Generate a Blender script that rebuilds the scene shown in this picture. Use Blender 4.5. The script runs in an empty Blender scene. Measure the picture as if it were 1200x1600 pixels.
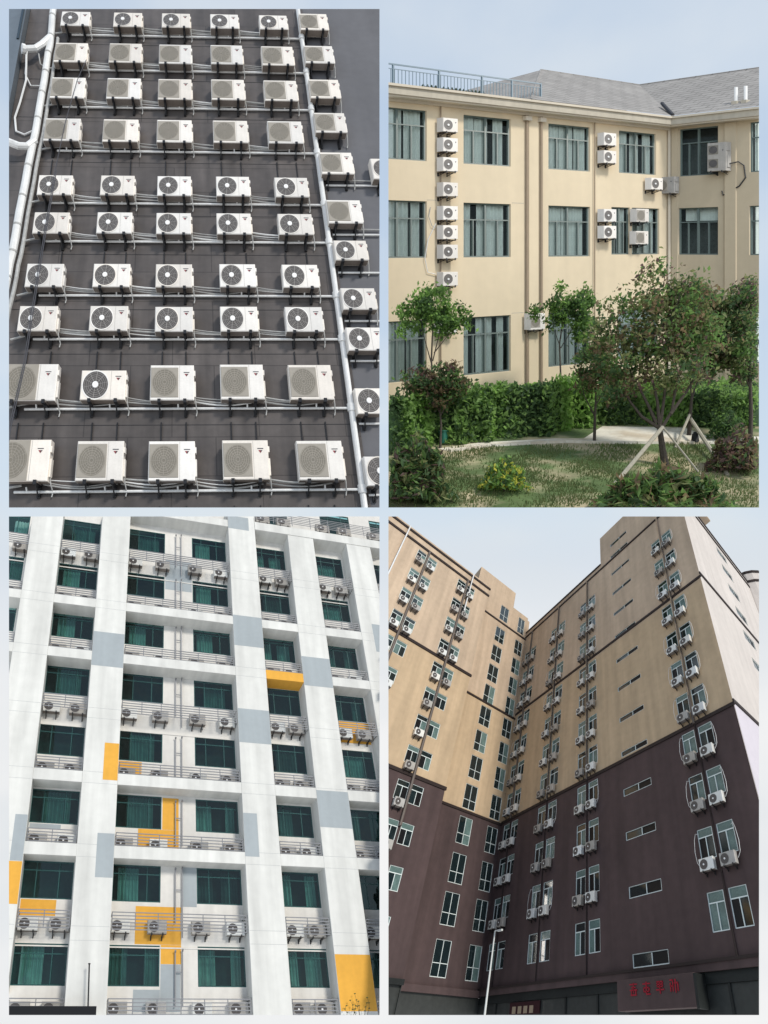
import bpy, bmesh, math, random
import numpy as np
from mathutils import Vector, Matrix
random.seed(7); rng = np.random.default_rng(7)
SC = bpy.context.scene
COL = SC.collection

# ------------------------------------------------------------------ camera
cam = bpy.data.cameras.new('camera'); camo = bpy.data.objects.new('camera', cam); COL.objects.link(camo)
camo.location = (0, 0, 0); camo.rotation_euler = (math.radians(90), 0, 0)
cam.sensor_fit = 'HORIZONTAL'; cam.sensor_width = 36; cam.lens = 24
cam.shift_x = -80/1200; cam.shift_y = 80/1200
cam.clip_start = 0.1; cam.clip_end = 2000
SC.camera = camo

# ------------------------------------------------------------------ light
SUN = Vector((0.62, -0.43, 0.86)).normalized()      # towards the sun
world = bpy.data.worlds.new('World'); SC.world = world; world.use_nodes = True
nt = world.node_tree; nt.nodes.clear()
N = nt.nodes.new; Lk = nt.links.new
out = N('ShaderNodeOutputWorld'); mix = N('ShaderNodeMixShader')
sky = N('ShaderNodeTexSky'); sky.sky_type = 'NISHITA'; sky.sun_disc = False
sky.sun_elevation = math.asin(SUN.z); sky.sun_rotation = math.atan2(SUN.x, SUN.y)
sky.air_density = 1.4; sky.dust_density = 3.5; sky.ozone_density = 1.0
b1 = N('ShaderNodeBackground'); b1.inputs['Strength'].default_value = 0.10
b2 = N('ShaderNodeBackground'); b2.inputs['Strength'].default_value = 0.12
tc = N('ShaderNodeTexCoord'); sep = N('ShaderNodeSeparateXYZ'); Lk(tc.outputs['Generated'], sep.inputs[0])
ramp = N('ShaderNodeValToRGB'); e = ramp.color_ramp.elements          # thin high haze, whiter near and below the horizon
mr = N('ShaderNodeMapRange'); mr.inputs[1].default_value = -0.5; mr.inputs[2].default_value = 1.0
Lk(sep.outputs['Z'], mr.inputs[0]); Lk(mr.outputs[0], ramp.inputs[0])
e[0].position = 0.18; e[0].color = (8.9, 8.9, 8.9, 1)
e[1].position = 0.84; e[1].color = (4.5, 5.6, 7.1, 1)
k_ = e.new(0.97); k_.color = (1.9, 2.9, 4.8, 1)
k_ = e.new(0.33); k_.color = (6.8, 7.4, 8.1, 1)
k_ = e.new(0.42); k_.color = (5.7, 6.7, 7.8, 1)
nz = N('ShaderNodeTexNoise'); nz.inputs['Scale'].default_value = 2.6; nz.inputs['Detail'].default_value = 5; nz.inputs['Roughness'].default_value = 0.45
mp = N('ShaderNodeMapping'); mp.inputs['Scale'].default_value = (1, 1, 2.2); Lk(tc.outputs['Generated'], mp.inputs[0]); Lk(mp.outputs[0], nz.inputs['Vector'])
cr = N('ShaderNodeMapRange'); cr.inputs[1].default_value = 0.42; cr.inputs[2].default_value = 0.72; Lk(nz.outputs[0], cr.inputs[0])
cm = N('ShaderNodeMixRGB'); cm.inputs[2].default_value = (7.0, 7.45, 7.8, 1)
cl = N('ShaderNodeMath'); cl.operation = 'MULTIPLY'; cl.inputs[1].default_value = 0.75; Lk(cr.outputs[0], cl.inputs[0])
Lk(cl.outputs[0], cm.inputs[0]); Lk(ramp.outputs[0], cm.inputs[1]); Lk(cm.outputs[0], b2.inputs['Color'])
Lk(sky.outputs[0], b1.inputs['Color'])
mix.inputs[0].default_value = 0.85
Lk(b1.outputs[0], mix.inputs[1]); Lk(b2.outputs[0], mix.inputs[2]); Lk(mix.outputs[0], out.inputs[0])

sun = bpy.data.lights.new('sun', 'SUN'); sun.energy = 2.8; sun.angle = math.radians(9); sun.color = (1, 0.95, 0.87)
suno = bpy.data.objects.new('sun', sun); COL.objects.link(suno)
suno.rotation_euler = SUN.to_track_quat('Z', 'Y').to_euler(); suno.location = (0, -5, 30)
SC.view_settings.view_transform = 'Standard'; SC.view_settings.look = 'None'
SC.view_settings.exposure = 0.0; SC.view_settings.gamma = 1

# ------------------------------------------------------------------ materials
MATS = {}
def mat(name, col, rough=0.7, var=0.12, scale=1.2, streak=0.0, metal=0.0, spec=0.35, bump=0.0, uv=True, brick=None, col2=None, mixscale=None):
    m = bpy.data.materials.new(name); m.use_nodes = True; t = m.node_tree; n = t.nodes; l = t.links
    b = n['Principled BSDF']; b.inputs['Roughness'].default_value = rough; b.inputs['Metallic'].default_value = metal
    b.inputs['Specular IOR Level'].default_value = spec
    tcn = n.new('ShaderNodeTexCoord'); src = tcn.outputs['UV' if uv else 'Object']
    base = n.new('ShaderNodeRGB'); base.outputs[0].default_value = (*col, 1); cur = base.outputs[0]
    if col2:
        q = n.new('ShaderNodeTexNoise'); q.inputs['Scale'].default_value = mixscale or 1; q.inputs['Detail'].default_value = 4; l.new(src, q.inputs['Vector'])
        r = n.new('ShaderNodeMapRange'); r.inputs[1].default_value = 0.45; r.inputs[2].default_value = 0.6; l.new(q.outputs[0], r.inputs[0])
        mx = n.new('ShaderNodeMixRGB'); l.new(r.outputs[0], mx.inputs[0]); l.new(cur, mx.inputs[1]); mx.inputs[2].default_value = (*col2, 1); cur = mx.outputs[0]
    if brick:
        bw, bh, ms, dk = brick
        bt = n.new('ShaderNodeTexBrick'); l.new(src, bt.inputs['Vector']); bt.inputs['Scale'].default_value = 1
        bt.inputs['Brick Width'].default_value = bw; bt.inputs['Row Height'].default_value = bh; bt.inputs['Mortar Size'].default_value = ms
        bt.inputs['Color1'].default_value = (1, 1, 1, 1); bt.inputs['Color2'].default_value = (0.88, 0.88, 0.88, 1); bt.inputs['Mortar'].default_value = (dk, dk, dk, 1)
        mx = n.new('ShaderNodeMixRGB'); mx.blend_type = 'MULTIPLY'; mx.inputs[0].default_value = 1; l.new(cur, mx.inputs[1]); l.new(bt.outputs[0], mx.inputs[2]); cur = mx.outputs[0]
    if var:
        for sc_, am, st in ((scale, var, (1, 1, 1)), (scale * 9, var * 0.6, (1, 1, 1))) + (((scale * 2, streak, (3, 0.25, 3)),) if streak else ()):
            mpn = n.new('ShaderNodeMapping'); mpn.inputs['Scale'].default_value = st; l.new(src, mpn.inputs[0])
            q = n.new('ShaderNodeTexNoise'); q.inputs['Scale'].default_value = sc_; q.inputs['Detail'].default_value = 5; l.new(mpn.outputs[0], q.inputs['Vector'])
            r = n.new('ShaderNodeMapRange'); r.inputs[1].default_value = 0.3; r.inputs[2].default_value = 0.7; r.inputs[3].default_value = 1 - am; r.inputs[4].default_value = 1 + am * 0.6; l.new(q.outputs[0], r.inputs[0])
            mx = n.new('ShaderNodeMixRGB'); mx.blend_type = 'MULTIPLY'; mx.inputs[0].default_value = 1; l.new(cur, mx.inputs[1]); l.new(r.outputs[0], mx.inputs[2]); cur = mx.outputs[0]
    if name.startswith('unit_'):
        oi = n.new('ShaderNodeObjectInfo'); r = n.new('ShaderNodeMapRange'); r.inputs[3].default_value = 0.93; r.inputs[4].default_value = 1.14; l.new(oi.outputs['Random'], r.inputs[0])
        mx = n.new('ShaderNodeMixRGB'); mx.blend_type = 'MULTIPLY'; mx.inputs[0].default_value = 1; l.new(cur, mx.inputs[1]); l.new(r.outputs[0], mx.inputs[2]); cur = mx.outputs[0]
        ml = n.new('ShaderNodeMath'); ml.operation = 'MULTIPLY'; ml.inputs[1].default_value = 7.3; l.new(oi.outputs['Random'], ml.inputs[0]); fr = n.new('ShaderNodeMath'); fr.operation = 'FRACT'; l.new(ml.outputs[0], fr.inputs[0])
        m2 = n.new('ShaderNodeMixRGB'); m2.blend_type = 'MULTIPLY'; m2.inputs[2].default_value = (1.0, 0.955, 0.90, 1); l.new(fr.outputs[0], m2.inputs[0]); l.new(cur, m2.inputs[1]); cur = m2.outputs[0]
    l.new(cur, b.inputs['Base Color'])
    if bump:
        q = n.new('ShaderNodeTexNoise'); q.inputs['Scale'].default_value = 25; q.inputs['Detail'].default_value = 3; l.new(src, q.inputs['Vector'])
        bp = n.new('ShaderNodeBump'); bp.inputs['Strength'].default_value = bump; bp.inputs['Distance'].default_value = 0.03; l.new(q.outputs[0], bp.inputs['Height']); l.new(bp.outputs[0], b.inputs['Normal'])
    MATS[name] = m
    return m
def glass(name, tint, through=0.5, rough=0.06, ior=1.6):
    m = bpy.data.materials.new(name); m.use_nodes = True; t = m.node_tree; n = t.nodes; l = t.links
    n.remove(n['Principled BSDF']); o = n['Material Output']
    tr = n.new('ShaderNodeBsdfTransparent'); tr.inputs[0].default_value = (*[through * c for c in tint], 1)
    gl = n.new('ShaderNodeBsdfGlossy'); gl.inputs['Roughness'].default_value = rough; gl.inputs[0].default_value = (0.7, 0.85, 0.85, 1)
    fr = n.new('ShaderNodeFresnel'); fr.inputs[0].default_value = ior
    tcn = n.new('ShaderNodeTexCoord'); q = n.new('ShaderNodeTexNoise'); q.inputs['Scale'].default_value = 1.5; l.new(tcn.outputs['UV'], q.inputs['Vector'])
    bp = n.new('ShaderNodeBump'); bp.inputs['Strength'].default_value = 0.15; bp.inputs['Distance'].default_value = 0.1; l.new(q.outputs[0], bp.inputs['Height'])
    l.new(bp.outputs[0], gl.inputs['Normal']); l.new(bp.outputs[0], fr.inputs['Normal'])
    mx = n.new('ShaderNodeMixShader'); l.new(fr.outputs[0], mx.inputs[0]); l.new(tr.outputs[0], mx.inputs[1]); l.new(gl.outputs[0], mx.inputs[2]); l.new(mx.outputs[0], o.inputs[0])
    MATS[name] = m; return m
def M(n): return MATS[n]
mat('dark_tile', (0.108, 0.095, 0.090), 0.55, 0.18, 0.5, 0.26, brick=(1.9, 0.98, 0.012, 0.55), bump=0.1)
mat('grey_render', (0.125, 0.125, 0.135), 0.7, 0.10, 0.4, 0.08)
mat('blue_panel', (0.13, 0.155, 0.18), 0.35, 0.12, 0.5, 0.1)
mat('unit_white', (0.77, 0.745, 0.71), 0.45, 0.07, 2.5, 0.05)
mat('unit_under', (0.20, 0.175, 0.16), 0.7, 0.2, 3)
mat('unit_cool', (0.70, 0.71, 0.69), 0.5, 0.08, 2.5, 0.06)
mat('unit_aged', (0.40, 0.385, 0.36), 0.55, 0.14, 2.5, 0.1)  # older casings; also carries the shade behind the railings in its colour
mat('grille_dark', (0.10, 0.09, 0.085), 0.5, 0.2, 6)
mat('grille_line', (0.33, 0.31, 0.29), 0.4, 0)
mat('grille_tan', (0.34, 0.31, 0.265), 0.6, 0.08, 4)
mat('grille_tan_dark', (0.21, 0.19, 0.155), 0.6, 0.08, 4)
mat('hub', (0.85, 0.84, 0.82), 0.3, 0)
mat('badge_red', (0.30, 0.05, 0.05), 0.5, 0); mat('badge_dark', (0.06, 0.06, 0.07), 0.5, 0)
mat('black_steel', (0.018, 0.018, 0.02), 0.5, 0.2, 5)
mat('pipe_white', (0.74, 0.74, 0.73), 0.4, 0.10, 2, 0.1)
mat('wrap_grey', (0.42, 0.42, 0.41), 0.7, 0.25, 6)
mat('cable_dark', (0.06, 0.06, 0.07), 0.6, 0)
mat('paint_white', (0.65, 0.645, 0.61), 0.75, 0.07, 0.3, 0.15, bump=0.05)
mat('paint_recess', (0.66, 0.635, 0.59), 0.8, 0.07, 0.4, 0.08, bump=0.05)
mat('paint_yellow', (0.70, 0.36, 0.05), 0.75, 0.07, 0.6, 0.05)
mat('paint_grey', (0.34, 0.375, 0.39), 0.75, 0.05, 0.5, 0.05)
mat('joint', (0.40, 0.41, 0.41), 0.9, 0)
mat('green_frame', (0.022, 0.075, 0.072), 0.4, 0)
glass('green_glass', (0.42, 0.80, 0.76), 0.9)
mat('curtain_green', (0.17, 0.20, 0.19), 0.9, 0.2, 2)
mat('room_grey', (0.10, 0.105, 0.10), 0.9, 0.3, 0.7)
mat('curtain_pale', (0.42, 0.44, 0.41), 0.9, 0.2, 2)
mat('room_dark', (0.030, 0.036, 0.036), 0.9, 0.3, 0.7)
mat('steel_rail', (0.26, 0.26, 0.27), 0.4, 0.05, 3, metal=0.3)
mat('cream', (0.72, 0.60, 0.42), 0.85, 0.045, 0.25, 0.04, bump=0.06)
mat('cream_shaded', (0.54, 0.45, 0.315), 0.85, 0.05, 0.25, 0.05, bump=0.06)  # same paint as the main wall, with the wing's shade put into the colour
mat('cornice', (0.50, 0.45, 0.36), 0.85, 0.08, 0.6, 0.1)
mat('cornice_trim', (0.62, 0.55, 0.44), 0.85, 0.05, 0.6)
mat('shingle', (0.34, 0.325, 0.31), 0.85, 0.16, 0.6, brick=(0.9, 0.36, 0.03, 0.5), bump=0.2)
mat('window_teal', (0.12, 0.155, 0.14), 0.45, 0)
glass('clear_glass', (0.93, 1.0, 0.97), 0.98, ior=1.28)
mat('curtain_white', (0.80, 0.80, 0.76), 0.9, 0.12, 2, 0.1)
mat('drain_brown', (0.33, 0.25, 0.17), 0.6, 0.1, 2)
mat('roof_guard', (0.12, 0.19, 0.24), 0.5, 0)
mat('tan_lower', (0.52, 0.385, 0.245), 0.85, 0.10, 0.22, 0.16, bump=0.05)
mat('tan_render', (0.53, 0.405, 0.29), 0.85, 0.10, 0.22, 0.16, bump=0.05)
mat('side_render', (0.56, 0.51, 0.47), 0.85, 0.07, 0.22, 0.09, bump=0.05)
mat('pale_mauve', (0.55, 0.51, 0.55), 0.8, 0.05, 0.3)
mat('brown_render', (0.080, 0.052, 0.050), 0.8, 0.16, 0.22, 0.2, bump=0.05)
mat('band_dark', (0.028, 0.018, 0.016), 0.7, 0.1, 1)
mat('shop_dark', (0.014, 0.017, 0.016), 0.6, 0.3, 0.6)
mat('shop_grey', (0.040, 0.043, 0.040), 0.5, 0.25, 0.4, 0.1)
mat('frame_pale', (0.72, 0.78, 0.75), 0.45, 0.05, 3)
mat('pane_dark', (0.012, 0.022, 0.024), 0.08, 0.3, 1.5, spec=0.8)
mat('pane_mint', (0.13, 0.20, 0.185), 0.25, 0.3, 1.5, spec=0.6)
mat('pane_black', (0.004, 0.004, 0.005), 0.5, 0)
mat('pipe_brown', (0.13, 0.105, 0.09), 0.6, 0.1, 2)
mat('banner_red', (0.03, 0.004, 0.006), 0.8, 0.2, 2)
mat('sign_red', (0.30, 0.008, 0.022), 0.6, 0.1, 3)
mat('lamp_white', (0.62, 0.63, 0.60), 0.4, 0.05, 2)
mat('lawn', (0.11, 0.165, 0.06), 0.95, 0.3, 0.9, col2=(0.42, 0.36, 0.23), mixscale=0.55, bump=0.4)
mat('paving', (0.74, 0.70, 0.60), 0.9, 0.14, 1.2, col2=(0.60, 0.52, 0.40), mixscale=0.9)
mat('bark', (0.085, 0.07, 0.055), 0.9, 0.3, 8, uv=False)
mat('stake_wood', (0.42, 0.39, 0.31), 0.85, 0.15, 5, uv=False)
mat('bin_green', (0.02, 0.16, 0.11), 0.5, 0.1, 3)
for nm, c in (('leaf_mid', (0.060, 0.105, 0.030)), ('leaf_dark', (0.030, 0.055, 0.022)), ('leaf_red', (0.085, 0.062, 0.036)), ('leaf_olive', (0.085, 0.095, 0.040)),
              ('leaf_bright', (0.105, 0.175, 0.045)), ('leaf_yellow', (0.24, 0.23, 0.04)), ('leaf_hedge', (0.09, 0.145, 0.045)), ('leaf_plum', (0.060, 0.038, 0.034))):
    m = mat(nm, tuple(2.3*q for q in c), 0.6, 0.35, 1.5, uv=False, spec=0.3)
    t_ = m.node_tree; pb = t_.nodes['Principled BSDF']; tl = t_.nodes.new('ShaderNodeBsdfTranslucent'); tl.inputs[0].default_value = (*[min(1, 4.0*q) for q in c], 1)
    ms = t_.nodes.new('ShaderNodeMixShader'); ms.inputs[0].default_value = 0.42; t_.links.new(pb.outputs[0], ms.inputs[1]); t_.links.new(tl.outputs[0], ms.inputs[2]); t_.links.new(ms.outputs[0], t_.nodes['Material Output'].inputs[0])
mat('grass_blade', (0.12, 0.18, 0.06), 0.9, 0.3, 0.8, uv=False)

# ------------------------------------------------------------------ frames: a place has its own axes (right, up, outwards) and origin
class Fr:
    def __init__(s, O, U, V, W, plot):
        s.O = np.array(O, float); s.A = np.array([U, V, W], float).T; s.plot = plot
    def w(s, l): return s.O + s.A @ np.array(l, float)
def unit(v): v = np.array(v, float); return v / np.linalg.norm(v)
X0, Y0, FF = 680., 880., 800.
def dirn(px, py): return unit(((px - X0) / FF, 1, (Y0 - py) / FF))
def at(px, py, y): return np.array(((px - X0) / FF * y, y, (Y0 - py) / FF * y))
F1 = Fr(at(270, 520, 28), dirn(27000, 550) * 2.3, dirn(286, -1323) * 2.3, -dirn(350, 960) * 2.3, 1)
F3 = Fr(at(300, 1300, 16), dirn(5300, 1580) * .67, dirn(278, -700) * .67, -dirn(100, 1720) * .67, 3)
F2 = Fr(at(1044, 590, 62), dirn(2750, 385) * 2.3, (0, 0, 2.3), -dirn(-750, 385) * 2.3, 2)
F4 = Fr(at(784, 1287, 22), -dirn(130, 1625) * .5, dirn(919, 233) * .5, -dirn(1730, 1650) * .5, 4)
F4L = Fr(F4.O, -F4.A[:, 2], F4.A[:, 1], F4.A[:, 0], 4)      # walls at right angles to the main one: (-c, b, a)
F2W = Fr(F2.O, F2.A[:, 2], F2.A[:, 1], -F2.A[:, 0], 2)
G2 = Fr((0, 0, 0), (2.3, 0, 0), (0, 0, 2.3), (0, -2.3, 0), 2)
# edges of each plot: planes (normal pointing out) that bound the four places
PLOT = {1: (14, 593, 14, 793), 2: (607, 1186, 14, 793), 3: (14, 593, 807, 1586), 4: (607, 1186, 807, 1586)}
def planes(plot):
    x0, x1, y0, y1 = PLOT[plot]
    a = lambda p: (p - X0) / FF
    b = lambda p: (Y0 - p) / FF
    return [np.array((-1, a(x0), 0.)), np.array((1, -a(x1), 0.)), np.array((0, -b(y0), 1.)), np.array((0, b(y1), -1.))]

WL = {}; BUILT = []
def link(name, me, wloc, parent, plot):
    o = bpy.data.objects.new(name, me); COL.objects.link(o)
    if parent is not None: o.parent = parent; o.location = Vector(wloc - WL[parent])
    else: o.location = Vector(wloc)
    WL[o] = np.array(wloc, float)
    if me is not None: BUILT.append((o, plot))
    return o
def empty(name, fr, l, label=None, cat=None, group=None, kind=None):
    o = link(name, None, fr.w(l), None, fr.plot); o.empty_display_size = 0.2
    return tag(o, label, cat, group, kind)
def tag(o, label=None, cat=None, group=None, kind=None):
    if label: o['label'] = label
    if cat: o['category'] = cat
    if group: o['group'] = group
    if kind: o['kind'] = kind
    return o

class MB:
    def __init__(s, ay=1.0): s.v = []; s.f = []; s.m = []; s.mats = []; s.ay = ay
    def mi(s, m):
        if m not in s.mats: s.mats.append(m)
        return s.mats.index(m)
    def add(s, vs, fs, m):
        o = len(s.v); s.v += [tuple(v) for v in vs]; i = s.mi(m)
        for f in fs: s.f.append(tuple(o + k for k in f)); s.m.append(i)
        return s
    def box(s, a0, a1, b0, b1, c0, c1, m, ch=0, bottom=None):
        if ch:
            vs = []
            for (z, k) in ((c0, 0), (c1 - ch, 0), (c1, ch)):
                vs += [(a0 + k, b0 + k, z), (a1 - k, b0 + k, z), (a1 - k, b1 - k, z), (a0 + k, b1 - k, z)]
            fs = [(0, 1, 2, 3), (8, 9, 10, 11)]
            for r in (0, 4):
                for k in range(4): fs.append((r + k, r + (k + 1) % 4, r + 4 + (k + 1) % 4, r + 4 + k))
            return s.add(vs, fs, m)
        vs = [(a0, b0, c0), (a1, b0, c0), (a1, b1, c0), (a0, b1, c0), (a0, b0, c1), (a1, b0, c1), (a1, b1, c1), (a0, b1, c1)]
        return s.add(vs, [(0, 1, 2, 3), (4, 5, 6, 7), (0, 1, 5, 4), (1, 2, 6, 5), (2, 3, 7, 6), (3, 0, 4, 7)], m)
    def disc(s, x, y, z, r, m, n=24, r0=0, th=0):
        o = [(x + r * math.cos(2 * math.pi * k / n), y + s.ay * r * math.sin(2 * math.pi * k / n), z) for k in range(n)]
        if r0:
            i = [(x + r0 * math.cos(2 * math.pi * k / n), y + s.ay * r0 * math.sin(2 * math.pi * k / n), z) for k in range(n)]
            return s.add(o + i, [(k, (k + 1) % n, n + (k + 1) % n, n + k) for k in range(n)], m)
        if th:
            i = [(p[0], p[1], z - th) for p in o]
            return s.add(o + i, [tuple(range(n)), tuple(range(n, 2 * n))] + [(k, (k + 1) % n, n + (k + 1) % n, n + k) for k in range(n)], m)
        return s.add(o, [tuple(range(n))], m)
    def tube(s, pts, r, m, n=7, r1=None, caps=True):
        P = [np.array(p, float) for p in pts]; rs = [r + (r1 - r) * k / (len(P) - 1) if r1 is not None else r for k in range(len(P))]
        vs = []; up = None
        for k, p in enumerate(P):
            t = unit(P[min(k + 1, len(P) - 1)] - P[max(k - 1, 0)])
            if up is None:
                up = np.array((0, 0, 1.)) if abs(t[2]) < .8 else np.array((1., 0, 0))
            s1 = unit(np.cross(t, up)); s2 = np.cross(s1, t); up = s2
            for q in range(n):
                an = 2 * math.pi * q / n; vs.append(p + rs[k] * (s1 * math.cos(an) + s2 * math.sin(an)))
        fs = [(k * n + q, k * n + (q + 1) % n, (k + 1) * n + (q + 1) % n, (k + 1) * n + q) for k in range(len(P) - 1) for q in range(n)]
        if caps: fs += [tuple(range(n)), tuple(range((len(P) - 1) * n, len(P) * n))]
        return s.add(vs, fs, m)
    def wall(s, a0, a1, b0, b1, holes, c, depth, m, cuts=(), mf=None, rev=None):
        A = sorted({a0, a1} | {h[k] for h in holes for k in (0, 1) if a0 < h[k] < a1}); B = sorted({b0, b1} | {h[k] for h in holes for k in (2, 3) if b0 < h[k] < b1} | set(cuts))
        idx = {}; vs = []
        def g(i, j):
            if (i, j) not in idx: idx[(i, j)] = len(vs); vs.append((A[i], B[j], c))
            return idx[(i, j)]
        by = {}
        for j in range(len(B) - 1):
            bm_ = (B[j] + B[j + 1]) / 2
            hh = [h for h in holes if h[2] < bm_ < h[3]]
            i = 0
            for i in range(len(A) - 1):
                am = (A[i] + A[i + 1]) / 2
                if any(h[0] < am < h[1] for h in hh): continue
                mm = mf(bm_) if mf else m
                by.setdefault(mm, []).append((g(i, j), g(i + 1, j), g(i + 1, j + 1), g(i, j + 1)))
        o = len(s.v); s.v += vs
        for mm, fs in by.items():
            k = s.mi(mm)
            for f in fs: s.f.append(tuple(o + q for q in f)); s.m.append(k)
        for h in holes:
            x0, x1, y0, y1 = h[:4]; mm = rev or (mf((y0 + y1) / 2) if mf else m)
            s.add([(x0, y0, c), (x1, y0, c), (x1, y1, c), (x0, y1, c), (x0, y0, c - depth), (x1, y0, c - depth), (x1, y1, c - depth), (x0, y1, c - depth)],
                  [(0, 1, 5, 4), (1, 2, 6, 5), (2, 3, 7, 6), (3, 0, 4, 7)], mm)
        return s
    def mesh(s, name, fr, org=(0, 0, 0), recalc=True):
        me = bpy.data.meshes.new(name); V = np.array(s.v, float) - np.array(org, float)
        me.from_pydata([tuple(x) for x in (fr.A @ V.T).T], [], s.f)
        for m in s.mats: me.materials.append(M(m))
        me.polygons.foreach_set('material_index', s.m)
        uvl = me.uv_layers.new(name='UVMap'); L = np.array(s.v, float); uvs = np.zeros((len(me.loops), 2)); li = 0
        for f in s.f:
            P = L[list(f)]; nn = np.abs(np.cross(P[1] - P[0], P[2] - P[0])); d = int(np.argmax(nn))
            cc = (2, 1) if d == 0 else (0, 2) if d == 1 else (0, 1)
            uvs[li:li + len(f)] = P[:, cc]; li += len(f)
        uvl.data.foreach_set('uv', uvs.ravel())
        if recalc:
            bm = bmesh.new(); bm.from_mesh(me); bmesh.ops.recalc_face_normals(bm, faces=bm.faces); bm.to_mesh(me); bm.free()
        return me
    def build(s, name, fr, org=(0, 0, 0), parent=None, wloc=None, recalc=True):
        return link(name, s.mesh(name, fr, org, recalc), fr.w(org) if wloc is None else wloc, parent, fr.plot)

ORD = ['top', 'second', 'third', 'fourth', 'fifth', 'sixth', 'seventh', 'eighth', 'ninth', 'tenth', 'eleventh', 'twelfth', 'thirteenth']
FIRST = ['first'] + ORD[1:]

# ------------------------------------------------------------------ air conditioner outdoor units
def ac_parts(fr, kind, w, h, d, white='unit_white', gap=0.1, detail=True, bracket=0.32, valve=True, badge=True, seed=0, ay=1.0):
    R = random.Random(seed); P = []
    z0, z1 = gap, gap + d
    m = MB(); m.box(-w/2, w/2, 0, h, z0, z1, white, ch=0.018)
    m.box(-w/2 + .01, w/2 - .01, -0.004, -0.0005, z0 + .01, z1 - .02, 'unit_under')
    if detail:
        m.box(w*.17, w*.176, .02, h - .02, z1, z1 + .002, 'grille_line')
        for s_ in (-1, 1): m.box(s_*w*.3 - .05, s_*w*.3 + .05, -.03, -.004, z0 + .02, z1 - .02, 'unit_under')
    P.append(('casing', m))
    g = MB(ay); cx = -w*.17; cy = h*.5; r = min(h*.42, w*.31)
    if ay > 1: r = w*.288 if kind == 'round' else w*.30
    if kind == 'round':
        g.disc(cx, cy, z1 + .004, r, 'grille_dark', 28, th=.003)
        g.disc(cx, cy, z1 + .008, r*1.06, white, 28, r0=r*.97)
        if detail:
            for q in (.25, .4, .55, .7, .85): g.disc(cx, cy, z1 + .012, r*q + .006, 'grille_line', 24, r0=r*q)
            for q in range(10):
                an = 2*math.pi*q/10 + .2; dx, dy = math.cos(an), math.sin(an)*ay; px, py = -dy*.004, dx*.004
                g.add([(cx + dx*r*.18 + px, cy + dy*r*.18 + py, z1 + .014), (cx + dx*r*.18 - px, cy + dy*r*.18 - py, z1 + .014), (cx + dx*r*.97 - px, cy + dy*r*.97 - py, z1 + .014), (cx + dx*r*.97 + px, cy + dy*r*.97 + py, z1 + .014)], [(0, 1, 2, 3)], 'grille_line')
        P.append(('fan_grille', g))
        hb = MB(ay); hb.disc(cx, cy, z1 + .03, r*(.23 if ay > 1 else .19), 'hub', 14, th=.03); P.append(('fan_hub', hb))
    elif kind == 'square':
        s_ = r*1.04
        g.box(cx - s_, cx + s_, cy - s_*ay, cy + s_*ay, z1, z1 + .012, 'grille_tan', ch=.006)
        g.disc(cx, cy, z1 + .016, r*.93, 'grille_tan_dark', 28, th=.003)
        if detail:
            for q in (.12, .3, .45, .6, .75, .88): g.disc(cx, cy, z1 + .02, r*q + .010, 'grille_tan', 24, r0=r*q)
            for q in range(16):
                an = 2*math.pi*q/16; dx, dy = math.cos(an), math.sin(an)*ay; px, py = -dy*.004, dx*.004
                g.add([(cx + dx*r*.1 + px, cy + dy*r*.1 + py, z1 + .022), (cx + dx*r*.1 - px, cy + dy*r*.1 - py, z1 + .022), (cx + dx*r*.92 - px, cy + dy*r*.92 - py, z1 + .022), (cx + dx*r*.92 + px, cy + dy*r*.92 + py, z1 + .022)], [(0, 1, 2, 3)], 'grille_tan')
        P.append(('fan_grille', g))
    elif kind == 'double':
        for cy in (h*.27, h*.75):
            q = MB(); r = w*.26; q.box(cx - r, cx + r, cy - r, cy + r, z1, z1 + .012, 'grille_tan_dark', ch=.006); q.disc(cx, cy, z1 + .016, r*.85, 'grille_dark', 20, th=.003)
            P.append(('fan_grille', q))
    if badge:
        q = MB(); bx, by = w*.33, h*.74; t = .045 if detail else .04
        q.add([(bx - t, by, z1 + .004), (bx + t, by, z1 + .004), (bx, by - t*1.6, z1 + .004)], [(0, 1, 2)], 'badge_red' if detail else 'badge_dark')
        if detail: q.box(bx - t*1.4, bx + t*1.4, by + .03, by + .05, z1 + .001, z1 + .004, 'badge_dark'); q.add([(bx, by - .002, z1 + .006), (bx + t*.9, by - .002, z1 + .006), (bx, by - t*1.5, z1 + .006)], [(0, 1, 2)], 'badge_dark')
        P.append(('badge', q))
    if valve:
        q = MB(); q.box(w/2, w/2 + .035, h*.12, h*.55, z0 + .05, z1 - .06, white); q.box(w/2, w/2 + .03, h*.7, h*.85, z0 + .08, z1 - .03, white)
        if detail:
            q.tube([(w/2 + .02, h*.1, z0 + .12), (w/2 + .03, -.03, z0 + .08), (w/2 + .05, -.2, .05), (w/2 + .03, -.30, .04)], .014, 'wrap_grey', 5)
        P.append(('service_cover', q))
    if bracket:
        for s_ in (-1, 1):
            q = MB(); x = s_*w*.29; k = .034 if detail else .022
            q.box(x - k, x + k, -.07, -.031, 0, z1 + .03, 'black_steel'); q.box(x - k, x + k, -bracket, -.071, 0, .045, 'black_steel')
            q.tube([(x, -bracket + .03, .05), (x, -.06, z1*.8)], .016, 'black_steel', 4)
            q.box(x - k, x + k, -.031, .03, z1 + .004, z1 + .03, 'black_steel')
            P.append(('mounting_bracket', q))
    return P
PROTO = {}
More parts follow.
